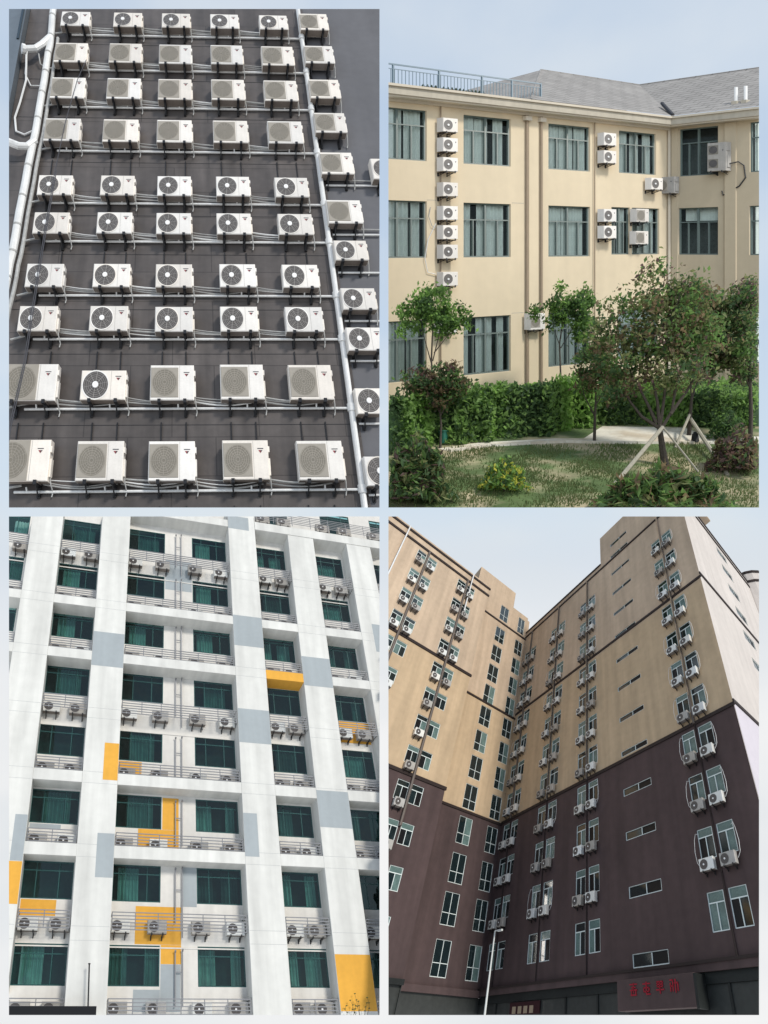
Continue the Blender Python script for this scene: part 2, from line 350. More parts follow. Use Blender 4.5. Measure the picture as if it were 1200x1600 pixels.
def place_ac(fr, l, kind, w, h, d, label, group, **kw):
    key = (id(fr), kind, w, h, d, tuple(sorted(kw.items())))
    if key not in PROTO: PROTO[key] = [(n, m.mesh('ac_' + n, fr)) for n, m in ac_parts(fr, kind, w, h, d, **kw)]
    root = empty('air_conditioner', fr, l, label, 'air conditioner', group)
    for n, me in PROTO[key]: link(n, me, WL[root], root, fr.plot)
    return root

# ================================================================== PLACE 1: dark wall of outdoor units (upper left)
def place_one():
    F = F1
    ROWB = [12.05, 10.17, 8.45, 6.56, 4.40, 3.0, 1.2, -.17, -2.1, -4.12]
    RAIL = [12.03, 10.22, 8.42, 6.48, 4.38, 2.97, 1.13, -.23, -2.21, -4.29]
    t = empty('dark_wall', F, (0, -5, 0), 'dark grey tiled wall carrying rows of white outdoor units', 'wall')
    m = MB(); m.box(-4.62, 4.12, -5, 14.6, -.8, 0, 'dark_tile')
    for b in RAIL: m.box(-4.6, 3.9, b - .42, b - .405, 0, .004, 'black_steel')
    m.build('tiled_wall', F, (0, -5, 0), t)
    m = MB(); m.box(4.121, 8, -5, 14.6, -.9, -.03, 'grey_render')
    m.build('rendered_wall', F, (0, -5, 0), t)
    g = empty('neighbouring_facade', F, (-5.4, 6, 0), 'blue grey glazed facade strip at the left edge of the dark wall', 'building')
    m = MB(); m.box(-7, -4.63, 6.9, 14.6, -.6, .25, 'blue_panel'); m.build('cladding', F, (-5.4, 6, 0), g)
    for (a0, a1, b0, b1) in ((-5.35, -5.0, 8.9, 10.6), (-5.4, -4.9, 7.1, 8.5), (-4.75, -4.68, 11.4, 14.2), (-6.6, -5.5, 11.0, 12.5)):
        m = MB(); m.box(a0, a1, b0, b1, .25, .28, 'pane_dark'); m.build('window', F, (-5.4, 6, 0), g)
    cols = [-3.04, -1.45, .04, 1.56, 3.09]
    rowk = ['round', 'square', 'square', 'square', 'round', 'round', 'round', 'round', 'square', 'square']
    size = {'round': (.87, .76), 'square': (.955, .96)}
    for r, b in enumerate(ROWB):
        for c, a in enumerate(cols):
            k = rowk[r]; da = 0
            if (r, c) == (8, 1): k = 'round'
            w, h = size[k]
            if (r, c) == (8, 1): w, h = .97, .80
            if r >= 8 and c == 0: w = 1.15; h = 1.0
            if r == 0: w = .87
            desc = 'round dark fan' if k == 'round' else 'square tan grille'
            jj = lambda q: random.uniform(-q, q)
            place_ac(F, (a + jj(.02), b + jj(.015), 0), k, w, h, .23,
                     'outdoor unit with %s, %s row, %s from the left on dark wall' % (desc, ORD[r], FIRST[c]),
                     'outdoor units in rows on the dark wall', seed=0, ay=1.36)
    lab6 = 'outdoor unit with %s right of the white downpipe, %s from the top'
    for k, (b, kd, w, h) in enumerate([(12.11, 'square', .88, .89), (10.36, 'square', .88, .89), (8.65, 'square', .88, .89), (7.09, 'square', .88, .88), (5.35, 'square', .88, .89), (3.46, 'square', .89, .87),
                                       (2.15, 'round', .82, .69), (.53, 'round', .82, .69), (-.71, 'round', .85, .69), (-2.47, 'round', .86, .69), (-4.27, 'round', .9, .71)]):
        place_ac(F, (4.35 + .012 * k, b, -.03), kd, w, h, .23, lab6 % ('round dark fan' if kd == 'round' else 'square tan grille', ORD[k]), 'outdoor units right of the downpipe', ay=1.3)
    place_ac(F, (5.79, 5.17, -.03), 'round', .92, .83, .23, 'outdoor unit cut off at the far right of the dark wall', 'outdoor units right of the downpipe', ay=1.3)
    # rails, refrigerant lines
    for k, b in enumerate(RAIL):
        m = MB(); x = -3.2
        m.tube([(x, b, .05), (3.9, b, .05)], .034, 'pipe_white', 8)
        for q in range(5): m.tube([(cols[q] + .1, b + .1, .12), (cols[q] + .1, b, .05)], .02, 'pipe_white', 6)
        tag(m.build('drain_pipe', F, (0, b, 0)), 'thin white drain pipe under the %s row of units' % ORD[k], 'pipe', 'drain pipes under the rows')
        m = MB()
        for s in range(4):
            pts = []
            for q in range(3):
                a0, a1 = cols[s] + .42, cols[s + 1] + .35; sag = random.uniform(.05, .12); ph = random.uniform(-.02, .03)
                pts = [(a0 + (a1 - a0)*u, b + .17 + q*.045 - sag*math.sin(math.pi*u) + ph, .07 + .03*q) for u in np.linspace(0, 1, 9)]
                m.tube(pts, random.choice((.012, .018, .022)), random.choice(('wrap_grey', 'pipe_white', 'wrap_grey')), 5)
        a0 = -3.7; m.tube([(a0, b - .05, .1), (-3.4, b + .08, .08), (-3.05, b + .15, .08)], .03, 'wrap_grey', 6)
        tag(m.build('refrigerant_lines', F, (0, b, 0)), 'sagging pale refrigerant lines behind the %s row of units' % ORD[k], 'pipes', 'refrigerant lines between units')
        if 6 > k > 2 or k > 6:
            nb = (ROWB[k + 1] + .5 if k < 9 else -5)
            for ci, a in enumerate(cols):
                for s in (-1, 1):
                    m = MB(); m.box(a + s*.27 - .012, a + s*.27 + .012, nb, b - .35, .001, .03, 'black_steel')
                    tag(m.build('support_strut', F, (a + s*.27, b - .35, 0)), '%s thin black strut on the wall below %s row, %s unit' % ('left' if s < 0 else 'right', ORD[k], FIRST[ci]), 'strut', 'struts below the rows')
    for k, (b, a1) in enumerate(((5.2, 8), (3.3, 8), (1.95, 8), (.36, 8), (-.86, 8), (-2.62, 8), (-4.42, 8))):
        m = MB(); m.tube([(4.1, b, .02), (a1, b, .02)], .03, 'pipe_white', 7)
        if k < 2: m.tube([(4.75, b + .2, .02), (a1, b + .17, .02)], .02, 'wrap_grey', 6)
        tag(m.build('drain_pipe', F, (6, b, 0)), 'short white pipe running right of the downpipe, %s from the top' % ORD[k], 'pipe', 'short pipes right of the downpipe')
    m = MB(); m.tube([(3.96, -4.9, .09), (3.96, 14.5, .09)], .068, 'pipe_white', 12)
    for b in RAIL: m.tube([(3.96, b - .1, .09), (3.96, b + .1, .09)], .09, 'pipe_white', 12)
    tag(m.build('downpipe', F, (3.96, -5, 0)), 'white vertical downpipe between the fifth and sixth columns of units', 'pipe')
    m = MB(); pth = [(-3.9, 14.4), (-3.85, 13.4), (-3.79, 11.75), (-3.79, 10.4), (-3.8, 8.9), (-3.83, 7.1), (-3.87, 5.7), (-3.91, 3.9), (-3.95, 2.5), (-4.0, 1.2), (-4.06, -.3), (-4.1, -2)]
    fine = []
    for i in range(len(pth) - 1):
        for u in (0, .33, .66):
            fine.append((pth[i][0]*(1 - u) + pth[i + 1][0]*u + random.uniform(-.012, .012), pth[i][1]*(1 - u) + pth[i + 1][1]*u, .14))
    m.tube(fine, .10, 'pipe_white', 12); [m.tube([(x, y - .02, .14), (x + .003, y + .04, .14)], .108, 'wrap_grey', 12) for x, y, z in fine[::2]]; m.tube([(x + .2, y, .1) for x, y, z in fine[6:]], .05, 'wrap_grey', 8)
    tag(m.build('duct', F, (-3.9, 0, 0)), 'thick white lagged duct climbing the left edge of the dark wall', 'duct')
    for k, p in enumerate(([(-3.8, 11.7, .15), (-4.0, 11.2, .2), (-4.15, 10.9, .25), (-4.42, 10.78, .3)], [(-3.8, 6.75, .15), (-3.95, 6.45, .2), (-4.15, 6.4, .25), (-4.5, 6.55, .3)])):
        m = MB(); m.tube(p, .11, 'pipe_white', 10); m.tube([p[-1], (p[-1][0] - .08, p[-1][1] - .02, .34)], .15, 'pipe_white', 10)
        tag(m.build('duct_elbow', F, (p[0][0], p[0][1], 0)), ('white elbow branching left from the duct near the top', 'white elbow branching left from the duct beside the fourth row')[k], 'pipe')
    m = MB(); m.tube([(-4.35, 10.7, .3), (-4.4, 9.9, .1), (-4.2, 9.4, .05), (-3.9, 9.4, .05)], .018, 'pipe_white', 6)
    m.tube([(-4.38, 10.6, .25), (-4.35, 9.6, .08), (-4.43, 8.6, .05), (-4.5, 7.9, .05), (-4.4, 7.3, .05), (-4.15, 7.15, .05), (-3.9, 7.35, .05)], .03, 'pipe_white', 6)
    m.tube([(-4.05, 10.75, .2), (-4.0, 10.4, .1), (-3.85, 10.3, .06)], .02, 'wrap_grey', 6)
    tag(m.build('cable', F, (-4.3, 8, 0)), 'thin white cable hanging in a loop left of the duct', 'cable')
    m = MB(); base = [(-2.5, 9.9), (-2.69, 8.94), (-2.88, 7.05), (-2.99, 5.06), (-3.06, 2.9), (-3.12, .35), (-3.14, -1.16), (-3.27, -2.9), (-3.3, -5)]
    m.tube([(x, y, .55) for x, y in base], .011, 'cable_dark', 5); m.tube([(x + .04, y, .56) for x, y in base[3:]], .012, 'cable_dark', 5)
    tag(m.build('cable', F, (-3, 0, 0)), 'grey cable hanging loose in front of the first column of units', 'cable')
place_one()

# ================================================================== PLACE 3: white building with ledges (lower left)
def place_three():
    F = F3
    TOP = [17.03, 14.0, 10.95, 7.84, 4.82, 1.78, -1.22, -4.29]
    RT = [14.88, 11.90, 8.90, 5.93, 2.91, -.17, -3.26, -6.25]
    HUNG = [1, 0, 0, 1, 0, 0, 1, 0]
    B0, B1 = -7.6, 21.5
    t = empty('white_building', F, (0, B0, 0), 'white building with pillars, green windows, ledges and yellow and grey patches', 'building')
    org = (0, B0, 0)
    bays = [(-12, -8.53), (-6.93, -4.85), (-3.31, 2.34), (3.95, 5.97), (7.57, 9.69), (11.25, 14.5)]
    wins = [(0, -10.9, -8.75), (1, -6.95, -4.9), (2, -3.29, -1.24), (2, .33, 2.33), (3, 4.02, 5.95), (4, 7.75, 9.6), (5, 11.5, 13.6)]
    holes = [(a0, a1, T - 1.45, T) for (_, a0, a1) in wins for T in TOP] + [(a0, a1, 19.0, 20.6) for a0, a1 in ((4.3, 6.4), (8.6, 10.6), (12, 14))]
    m = MB(); m.wall(-12, 14.5, B0, B1, holes, -1, .12, 'paint_recess'); m.build('back_wall', F, org, t)
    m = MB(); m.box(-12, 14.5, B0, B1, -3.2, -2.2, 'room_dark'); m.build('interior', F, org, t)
    # windows
    def winmesh(w, h):
        f = MB(); z = -.06; k = .045
        f.box(0, w, 0, k, z, z + .06, 'green_frame'); f.box(0, w, h - k, h, z, z + .06, 'green_frame')
        f.box(0, k, k, h - k, z, z + .06, 'green_frame'); f.box(w - k, w, k, h - k, z, z + .06, 'green_frame')
        tr = h*.74; f.box(k, w - k, tr, tr + .04, z, z + .05, 'green_frame')
        for u in (.27, .72): f.box(w*u - .02, w*u + .02, k, tr, z, z + .05, 'green_frame'); f.box(w*u - .015, w*u + .015, tr + .04, h - k, z, z + .05, 'green_frame')
        p = MB(); p.add([(k, k, -.03), (w - k, k, -.03), (w - k, h - k, -.03), (k, h - k, -.03)], [(0, 1, 2, 3)], 'green_glass')
        return f, p
    def curtain(w, h, R, m, z=-.35):
        c = MB(); x = .05
        segs = [(.05, w*R.uniform(.2, .45)), (w*R.uniform(.55, .8), w - .05)] if R.random() < .75 else [(w*R.uniform(.1, .3), w*R.uniform(.55, .9))]
        for x0, x1 in segs:
            n = int((x1 - x0)/.04) + 2; vs = []
            for i in range(n):
                xx = x0 + (x1 - x0)*i/(n - 1); zz = z + .045*math.sin(xx*42 + R.random()*.6)
                vs += [(xx, .03, zz), (xx + R.uniform(-.004, .004), h - .03, zz)]
            c.add(vs, [(2*i, 2*i + 2, 2*i + 3, 2*i + 1) for i in range(n - 1)], m)
        return c
    cache = {}
    for (bay, a0, a1) in wins:
        w = round(a1 - a0, 2)
        if w not in cache:
            f, p = winmesh(w, 1.45); R = random.Random(int(w*100))
            cache[w] = (f.mesh('window', F), p.mesh('pane', F, recalc=False), [curtain(w, 1.45, random.Random(q + int(w*10)), ('curtain_green', 'curtain_green', 'curtain_pale', 'curtain_green', 'room_grey', 'curtain_pale')[q], z=-.25 - .1*q).mesh('curtain', F, recalc=False) for q in range(6)])
        for T in TOP:
            loc = F.w((a0, T - 1.45, -1.0))
            fo = link('window', cache[w][0], loc, t, 3); link('pane', cache[w][1], loc, fo, 3); (link('curtain', random.choice(cache[w][2]), loc, fo, 3) if random.random() < .85 else None)
    for a0, a1 in ((4.3, 6.4), (8.6, 10.6), (12, 14)):
        f, p = winmesh(a1 - a0, 1.6); fo = f.build('window', F, (0, 0, 0), t, wloc=F.w((a0, 19.0, -1))); p.build('pane', F, (0, 0, 0), fo, wloc=F.w((a0, 19.0, -1)), recalc=False)
    # pillars
    grooves = [T for T in RT]
    for k, (a0, a1, top) in enumerate(((-8.53, -6.93, B1), (-4.85, -3.31, B1), (2.34, 3.95, B1), (5.97, 7.57, 17.5), (9.69, 11.25, 17.5))):
        m = MB(); m.box(a0, a1, B0, top, -1.2, 0, 'paint_white', ch=.012)
        for q, r in enumerate(RT):
            if r < top:
                for dy in (-.55, -1.05): m.box(a0 + .03, a1 - .03, r + dy - .012, r + dy, 0, .003, 'joint')
        m.build('pillar', F, org, t)
    P = 0.004
    def patch(a0, a1, b0, b1, col, c=0.0):
        m = MB(); m.box(a0, a1, b0, b1, c + P*.3, c + P, col); m.build('painted_panel', F, org, t)
    e = .012
    for a0, a1, b0, b1, col in ((-4.85, -3.31, 7.57, 9.45, 'g'), (2.34, 3.95, 9.59, 11.43, 'g'), (2.34, 3.95, 4.31, 6.05, 'g'), (5.97, 7.57, 7.69, 9.38, 'g'), (10.4, 11.25, 10.2, 11.96, 'g'),
                                (5.97, 7.57, .55, 2.25, 'g'), (2.34, 3.0, -.9, .97, 'g'), (-4.05, -3.31, -2.0, -.25, 'g'), (-7.45, -6.93, -1.5, .33, 'g'), (-8.53, -6.93, -3.1, -1.52, 'y'),
                                (5.97, 7.57, -6.66, -4.63, 'y'), (-3.98, -3.31, 2.03, 3.73, 'y'), (2.34, 3.6, 17.35, 18.3, 'g')):
        patch(a0 + e, a1 - e, b0, b1, 'paint_grey' if col == 'g' else 'paint_yellow', .001)
    for a0, a1, b0, b1, col in ((-1.2, -.46, .33, 1.75, 'y'), (-2.27, -.46, -.62, .32, 'y'), (-2.27, -.36, -4.25, -2.83, 'y'), (-1.2, -.36, -4.95, -4.26, 'y'), (-1.2, -.4, -6.6, -4.96, 'g'), (-2.27, -1.21, -6.6, -5.85, 'g'),
                                (-1.2, .29, 13.2, 15.2, 'g'), (-.3, .32, -2.8, -.9, 'g'), (-3.29, -2.2, 2.4, 3.34, 'y'), (-6.9, -5.5, -3.3, -2.70, 'y'), (7.75, 9.65, 5.2, 6.36, 'y'), (11.3, 13, -4.4, -2.72, 'y'), (-6.9, -5.6, .1, .3, 'g')):
        patch(a0, a1, b0, b1, 'paint_grey' if col == 'g' else 'paint_yellow', -.999)
    # thin string course on the recessed wall under the hung units
    for q, r in enumerate(RT):
        if HUNG[q]:
            for a0, a1 in bays: m = MB(); m.box(a0 + .01, a1 - .01, r - 1.14, r - 1.09, -1, -.96, 'paint_recess'); m.build('string_course', F, org, t)
    # ledges and railings
    for q, r in enumerate(RT):
        for k, (a0, a1) in enumerate(bays):
            if not HUNG[q]:
                m = MB(); yel = (q == 2 and k == 3)
                m.box(a0 + .001, a1 - .001, r - 1.05, r - .55, -1.19, -.012, 'paint_yellow' if yel else 'paint_white', ch=.01)
                m.build('ledge', F, org, t)
            top = r; h = .62 if HUNG[q] else .5; cz = -.09
            m = MB(); nbar = 6 if HUNG[q] else 5
            x0, x1 = a0 + .05, a1 - .05
            for i in range(nbar): yy = top - h*i/(nbar - 1); m.box(x0, x1, yy - .017, yy + .017, cz - .017, cz + .017, 'steel_rail')
            npost = max(2, int(round((x1 - x0)/1.0)) + 1)
            for i in range(npost):
                xx = x0 + (x1 - x0)*i/(npost - 1); m.box(xx - .018, xx + .018, top - h - (.05 if not HUNG[q] else 0), top + .02, cz - .034, cz - .015, 'steel_rail')
            for xx in (x0, x1): m.box(xx - .014, xx + .014, top - .014, top + .014, -.99, cz - .035, 'steel_rail'); m.box(xx - .014, xx + .014, top - h - .014, top - h + .014, -.99, cz - .035, 'steel_rail')
            m.build('railing', F, org, t)
    # top terrace beam
    m = MB(); m.box(3.96, 14.5, 17.51, 18.1, -1.19, .03, 'paint_white', ch=.01); m.box(-3.3, 2.33, 17.45, 17.95, -1.19, -.012, 'paint_white', ch=.01); m.build('ledge', F, org, t)
    for a0, a1 in ((3.98, 14.4), (-3.25, 2.3)):
        m = MB(); top = 18.95; cz = .12 if a0 > 0 else -.1
        for i in range(6): yy = top - .13*i; m.box(a0, a1, yy - .014, yy + .014, cz, cz + .028, 'steel_rail')
        n = int((a1 - a0)/1.1)
        for i in range(n + 1): xx = a0 + (a1 - a0)*i/n; m.box(xx - .018, xx + .018, 18.12, top + .02, cz - .02, cz - .001, 'steel_rail')
        m.build('railing', F, org, t)
    # steel vent pipes beside the middle windows
    for q, T in enumerate(TOP):
        for dx, up in ((-.62, -.15), (-.32, -.1)):
            m = MB(); b1 = T + up - (0 if HUNG[q] else .1); b0 = RT[q] - (.75 if HUNG[q] and dx > -.5 else .2)
            m.tube([(dx, b0, -.86), (dx, b1, -.86)], .028, 'steel_rail', 7); m.tube([(dx, b1, -.86), (dx, b1 + .05, -.78)], .04, 'steel_rail', 7)
            if dx < -.5: m.box(dx, -.32, T - .98, T - .94, -.87, -.85, 'steel_rail')
            m.build('downpipe', F, org, t)
    # outdoor units
    bn = ['far left bay', 'second bay', 'wide middle bay', 'fourth bay', 'fifth bay', 'far right bay']
    pos = {0: [-10.4, -9.0], 1: [-6.5, -5.3], 2: [-2.9, -1.4, .42, 1.9], 3: [4.5, 5.5], 4: [8.1, 9.15], 5: [11.9, 13]}
    for q, r in enumerate(RT):
        for k, lst in pos.items():
            for i, a in enumerate(lst):
                nm = (['left', 'right'] if len(lst) == 2 else ['first', 'second', 'third', 'fourth'])[i]
                hung = HUNG[q]; base = r - .66 if hung else r - .545
                place_ac(F, (a, base, -.99), 'round', .78, .50, .30, '%s unit %s, %s floor from top, %s, white building' % (nm, 'hung behind rail' if hung else 'on ledge', ORD[q], bn[k]),
                         'outdoor units behind the railings', gap=.15, detail=False, bracket=.2 if hung else 0, valve=False, badge=False, white='unit_aged' if (q + i) % 3 else 'unit_cool')
    for i, a in enumerate((4.5, 5.8, 8.3, 9.7, 11.7)):
        place_ac(F, (a, 18.15, -.9), 'round', .84, .56, .33, '%s unit hung behind the long railing of the top terrace' % FIRST[i], 'outdoor units on the top terrace', gap=.6, detail=False, bracket=.24, valve=False, badge=False, white='unit_aged')
    # black canopy and pole in front
    c = empty('canopy', F, (-5.3, -6.9, .4), 'flat black canopy edge with a thin upright pole before the pillar', 'canopy')
    m = MB(); m.box(-7.2, -3.7, -6.95, -6.56, .3, .7, 'pane_black'); m.build('roof_edge', F, (-5.3, -6.9, .4), c)
    m = MB(); m.tube([(-4.0, -6.56, .5), (-4.05, -5.2, .5)], .028, 'black_steel', 6); m.tube([(-4.05, -5.2, .5), (-4.05, -5.16, .5)], .045, 'black_steel', 6); m.build('pole', F, (-5.3, -6.9, .4), c)
    m = MB(); R = random.Random(3)
    for i in range(7):
        x = 6.1 + i*.16; h = R.uniform(.3, .95); y0 = -6.95; p = [(x, y0, .25)]
        for j in range(4): p.append((p[-1][0] + R.uniform(-.1, .12), p[-1][1] + h/4, .25 + R.uniform(-.05, .05)))
        m.tube(p, .012, 'bark', 4, r1=.005)
        for j in (2, 3, 4): m.add([(p[j][0] - .05, p[j][1], .26), (p[j][0], p[j][1] + .03, .27), (p[j][0] + .06, p[j][1] + .01, .26), (p[j][0], p[j][1] - .02, .25)], [(0, 1, 2, 3)], 'leaf_dark')
    tag(m.build('shrub', F, (6.5, -6.95, .25)), 'thin bare shrub twigs in front of the yellow patch at bottom right', 'plant')
place_three()

# ================================================================== PLACE 4: brown and tan apartment building (lower right)
def place_four():
    F = F4; FL = F4L
    BASE = -11.55; BOT = -14.2
    TOPS = [-8.85, -5.93, -3.03, -.30, 2.44, 5.17, 7.9, 10.75, 13.6, 16.4, 19.2]
    mf = lambda b: 'brown_render' if b < 0 else 'tan_lower' if b < 10.9 else 'tan_render'
    def pane_kind(R): return R.choice(['pane_dark', 'pane_mint', 'pane_mint', 'pane_dark', 'pane_black'])
    def win(fr, w, h, kind, R):
        f = MB(); z = -.10; k = .05; p = MB()
        def bar(x0, x1, y0, y1): f.box(x0, x1, y0, y1, z, z + .06, 'frame_pale')
        bar(0, w, 0, k); bar(0, w, h - k*.6, h); bar(0, k, k, h - k*.6); bar(w - k, w, k, h - k*.6)
        if kind == 'pair':
            tr = h*.70; bar(k, w - k, tr, tr + k); bar(w*.5 - k*.5, w*.5 + k*.5, k, tr)
            cells = [(k, w*.5, k, tr, pane_kind(R)), (w*.5, w - k, k, tr, pane_kind(R)), (k, w - k, tr + k, h - k*.6, R.choice(['pane_mint', 'pane_mint', 'pane_dark']))]
        elif kind == 'slit':
            bar(w*.55 - k*.5, w*.55 + k*.5, k, h - k); cells = [(k, w*.55, k, h - k*.6, 'pane_dark'), (w*.55, w - k, k, h - k*.6, 'pane_black')]
        else:
            tr = h*.36; bar(k, w - k, tr, tr + k*.8)
            for u in (.38, .62): pass
            bar(w*.5 - k*.5, w*.5 + k*.5, k, h - k)
            cells = [(k, w*.5, k, h - k*.6, 'pane_dark'), (w*.5, w - k, k, h - k*.6, R.choice(['pane_dark', 'pane_dark', 'pane_mint']))]
        for (x0, x1, y0, y1, mm) in cells: p.add([(x0, y0, z + .02), (x1, y0, z + .02), (x1, y1, z + .02), (x0, y1, z + .02)], [(0, 1, 2, 3)], mm)
        return f.mesh('window', fr), p.mesh('pane', fr, recalc=False)
    cache = {}
    def place_win(fr, t, l, w, h, kind):
        v = random.randrange(5); key = (id(fr), round(w, 2), round(h, 2), kind, v)
        if key not in cache: cache[key] = win(fr, w, h, kind, random.Random(str(key[1:])))
        loc = fr.w(l); o = link('window', cache[key][0], loc, t, 4); link('pane', cache[key][1], loc, o, 4)
    # ---- right block
    org = (12, BOT, 0)
    t = empty('apartment_building', F, org, 'tall right block, tan above and brown below, with paired windows and wide slits', 'building')
    pairs = [(.45, 1.4, 1.62, 2.62, 1.5, 'first'), (5.45, 6.45, 6.78, 7.85, 6.6, 'second'), (10.3, 11.25, 11.55, 12.55, 11.4, 'third'), (20.15, 21.1, 21.37, 22.35, 21.22, 'fourth')]
    W = []
    for (l0, l1, r0, r1, px, nm) in pairs:
        for T in TOPS:
            h = 1.62 if T < -8 else 1.5
            W.append((l0, l1, T - h, T, 'pair')); W.append((r0, r1, T - h, T, 'pair'))
    slits = [(14.98, 17.42, T - (.60 if T < -7 else .5 if T < 0 else .42), T, 'slit') for T in (-10.8, -7.67, -4.68, -1.96, .72, 3.45, 6.2, 9.0, 11.65, 14.45, 17.2, 20.05, 22.75)]
    W += slits + [(15, 17.4, 24.2, 24.7, 'slit')] + [(20.15, 21.1, 21.9, 23.3, 'pair'), (21.37, 22.35, 21.9, 23.3, 'pair')]
    m = MB(); m.wall(0, 24, BASE, 22.95, [w for w in W if w[3] < 22.95], 0, .16, None, cuts=(0, 10.9), mf=mf)
    m.wall(13.5, 24, 22.951, 27.5, [w for w in W if w[2] > 22.951], 0, .16, 'tan_render')
    m.build('front_wall', F, org, t)
    for w in W:
        if w[2] < 22.951 < w[3]: continue
        place_win(F, t, (w[0], w[2], 0), w[1] - w[0], w[3] - w[2], w[4])
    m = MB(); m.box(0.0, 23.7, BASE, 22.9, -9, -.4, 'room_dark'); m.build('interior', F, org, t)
    m = MB(); m.box(0.0, 13.5, 22.5, 22.94, -9, -.01, 'tan_render'); m.box(13.5, 24, 27.3, 27.5, -9, -.01, 'tan_render'); m.box(13.49, 13.5, 22.95, 27.5, -9, -.01, 'tan_render'); m.box(1.2, 3.0, 22.9, 24.2, -4, -1.5, 'tan_render'); m.build('roof', F, org, t)
    for b, a0 in ((22.86, 0), (22.05, 0), (11.15, .01), (0.02, .01)):
        a1 = 24.08 if b < 22 else (24.08 if b < 22.5 else 13.5)
        m = MB(); m.box(a0 + .0, a1, b - .11, b + .11, 0, .09, 'band_dark'); m.build('trim_band', F, org, t)
    for (l0, l1, r0, r1, px, nm) in pairs:
        m = MB(); m.tube([(px, 0, .1), (px, 22.0, .1)], .085, 'pipe_brown', 8); m.tube([(px, BASE + .1, .05), (px, 0, .05)], .045, 'band_dark', 6)  # lower run thin and dark: a shadow line put into colour and shape
        if nm != 'first': m.tube([(px + .02, 2.0, .22), (px, 22.2, .22)], .03, 'drain_brown', 6)
        m.build('drainpipe', F, org, t)
    # right side wall (turns the corner at a = 24)
    sw = []
    for i, T in enumerate((19.4, 16.6, 13.7, 10.9, 8.0, 22.1, 5.2)): sw.append((7.8, 10.2, T - .3 - 1.0, T - .3, 'slit'))
    m = MB(); m.wall(0.0, 17, -2.6, 23.4, sw, 24, .16, 'side_render'); m.wall(0, 17, BASE, -2.601, [], 24, .1, 'side_render')
    m.build('side_wall', FL, (0, BOT, 12), t)
    for w in sw: place_win(FL, t, (w[0], w[2], 24), w[1] - w[0], w[3] - w[2], 'slit')
    for b in (23.35, 22.5, 11.5, .2): m = MB(); m.box(-.09, 17, b - .11, b + .11, 24.001, 24.09, 'band_dark'); m.build('trim_band', FL, (0, BOT, 12), t)
    m = MB(); m.wall(.05, 17, BASE, .08, [], 24.012, .1, 'pale_mauve'); m.build('side_panel', FL, (0, BOT, 12), t)
    # round corner tower beyond
    m = MB()
    for (b0, b1, r, mm) in ((14, 23.2, 3.0, 'side_render'), (23.2, 23.45, 3.15, 'band_dark'), (23.45, 24.7, 3.0, 'side_render'), (24.7, 24.95, 3.15, 'band_dark')):
        n = 24; cx, cz = 19.6, 22.6; vs = []
        for yy in (b0, b1):
            vs += [(cx + r*math.cos(2*math.pi*k/n), yy, cz + r*math.sin(2*math.pi*k/n)) for k in range(n)]
        m.add(vs, [(k, (k + 1) % n, n + (k + 1) % n, n + k) for k in range(n)] + [tuple(range(n)), tuple(range(n, 2*n))], mm)
    m.build('corner_tower', FL, (0, BOT, 12), t)
    # ground floor
    m = MB(); m.box(0, 24, BASE - .32, BASE - .02, -.3, .22, 'brown_render'); m.box(0, 24, BASE - .02, BASE + .1, 0, .3, 'band_dark')
    m.box(0, 24, BASE - .75, BASE - .33, -.3, .05, 'shop_dark'); m.box(-.8, 24, BOT, BASE - .76, -.5, -.05, 'shop_grey')
    for a in (2.2, 5.5, 9.5, 12.2, 20.5): m.box(a, a + .12, BOT, BASE - .76, -.049, .02, 'shop_dark')
    m.build('ground_floor', F, org, t)
    m = MB(); m.box(4.0, 7.2, BASE - 1.4, BASE - .8, .0, .06, 'banner_red'); [m.box(4.3 + i*.62, 4.7 + i*.62, BASE - 1.35, BASE - 1.0, .061, .07, 'drain_brown') for i in range(4)]
    m.build('shop_banner', F, org, t)
    s = empty('shop_sign', F, (16.8, BASE - 1.5, 0), 'brown fascia box with four red characters above the shop entrance', 'sign')
    m = MB(); m.box(14.5, 19.27, BASE - 1.55, BASE - .37, .06, 1.0, 'brown_render', ch=.02); m.box(19.271, 19.4, BASE - 1.6, BASE - .4, .0, 1.02, 'shop_dark'); m.build('sign_box', F, (16.8, BASE - 1.5, 0), s)
    G = [[(0, .85, 1, .95), (.2, .6, .8, .7), (.45, .2, .57, 1), (0, .4, 1, .5), (.1, .0, .9, .12), (.15, .12, .27, .4), (.75, .12, .87, .4)],
         [(0, .8, 1, .9), (.42, .0, .56, 1), (.1, .5, .9, .6), (.1, .2, .22, .6), (.78, .2, .9, .6), (.1, .2, .9, .3), (.56, 0, 1, .1)],
         [(.1, .85, .9, .97), (.1, .5, .22, .97), (.78, .5, .9, .97), (.1, .66, .9, .76), (.1, .48, .9, .58), (.44, 0, .56, .97), (0, .25, 1, .36)],
         [(0, .75, .12, .1), (0, .88, .4, 1), (.3, .1, .42, 1), (.0, .45, .4, .55), (.6, .0, .72, 1), (.5, .65, 1, .77), (.88, .1, 1, .77)]]
    for i, g in enumerate(G):
        m = MB(); x0 = 15.4 + i*.84; s_ = .48; y0 = BASE - 1.02
        for (p, q, r, u) in g:
            q, u = min(q, u), max(q, u); m.box(x0 + p*s_, x0 + r*s_, y0 + q*s_, y0 + u*s_, 1.001, 1.04, 'sign_red')
        m.build('sign_character', F, (16.8, BASE - 1.5, 0), s)
    # ---- left block: recessed face at a = 0, projecting block at a = 2
    org = (-8, BOT, 0); c0 = (0, BOT, 0)
    t2 = empty('apartment_building', FL, org, 'left block, tan above and brown below, with a recessed bay of tall windows', 'building')
    rec = []
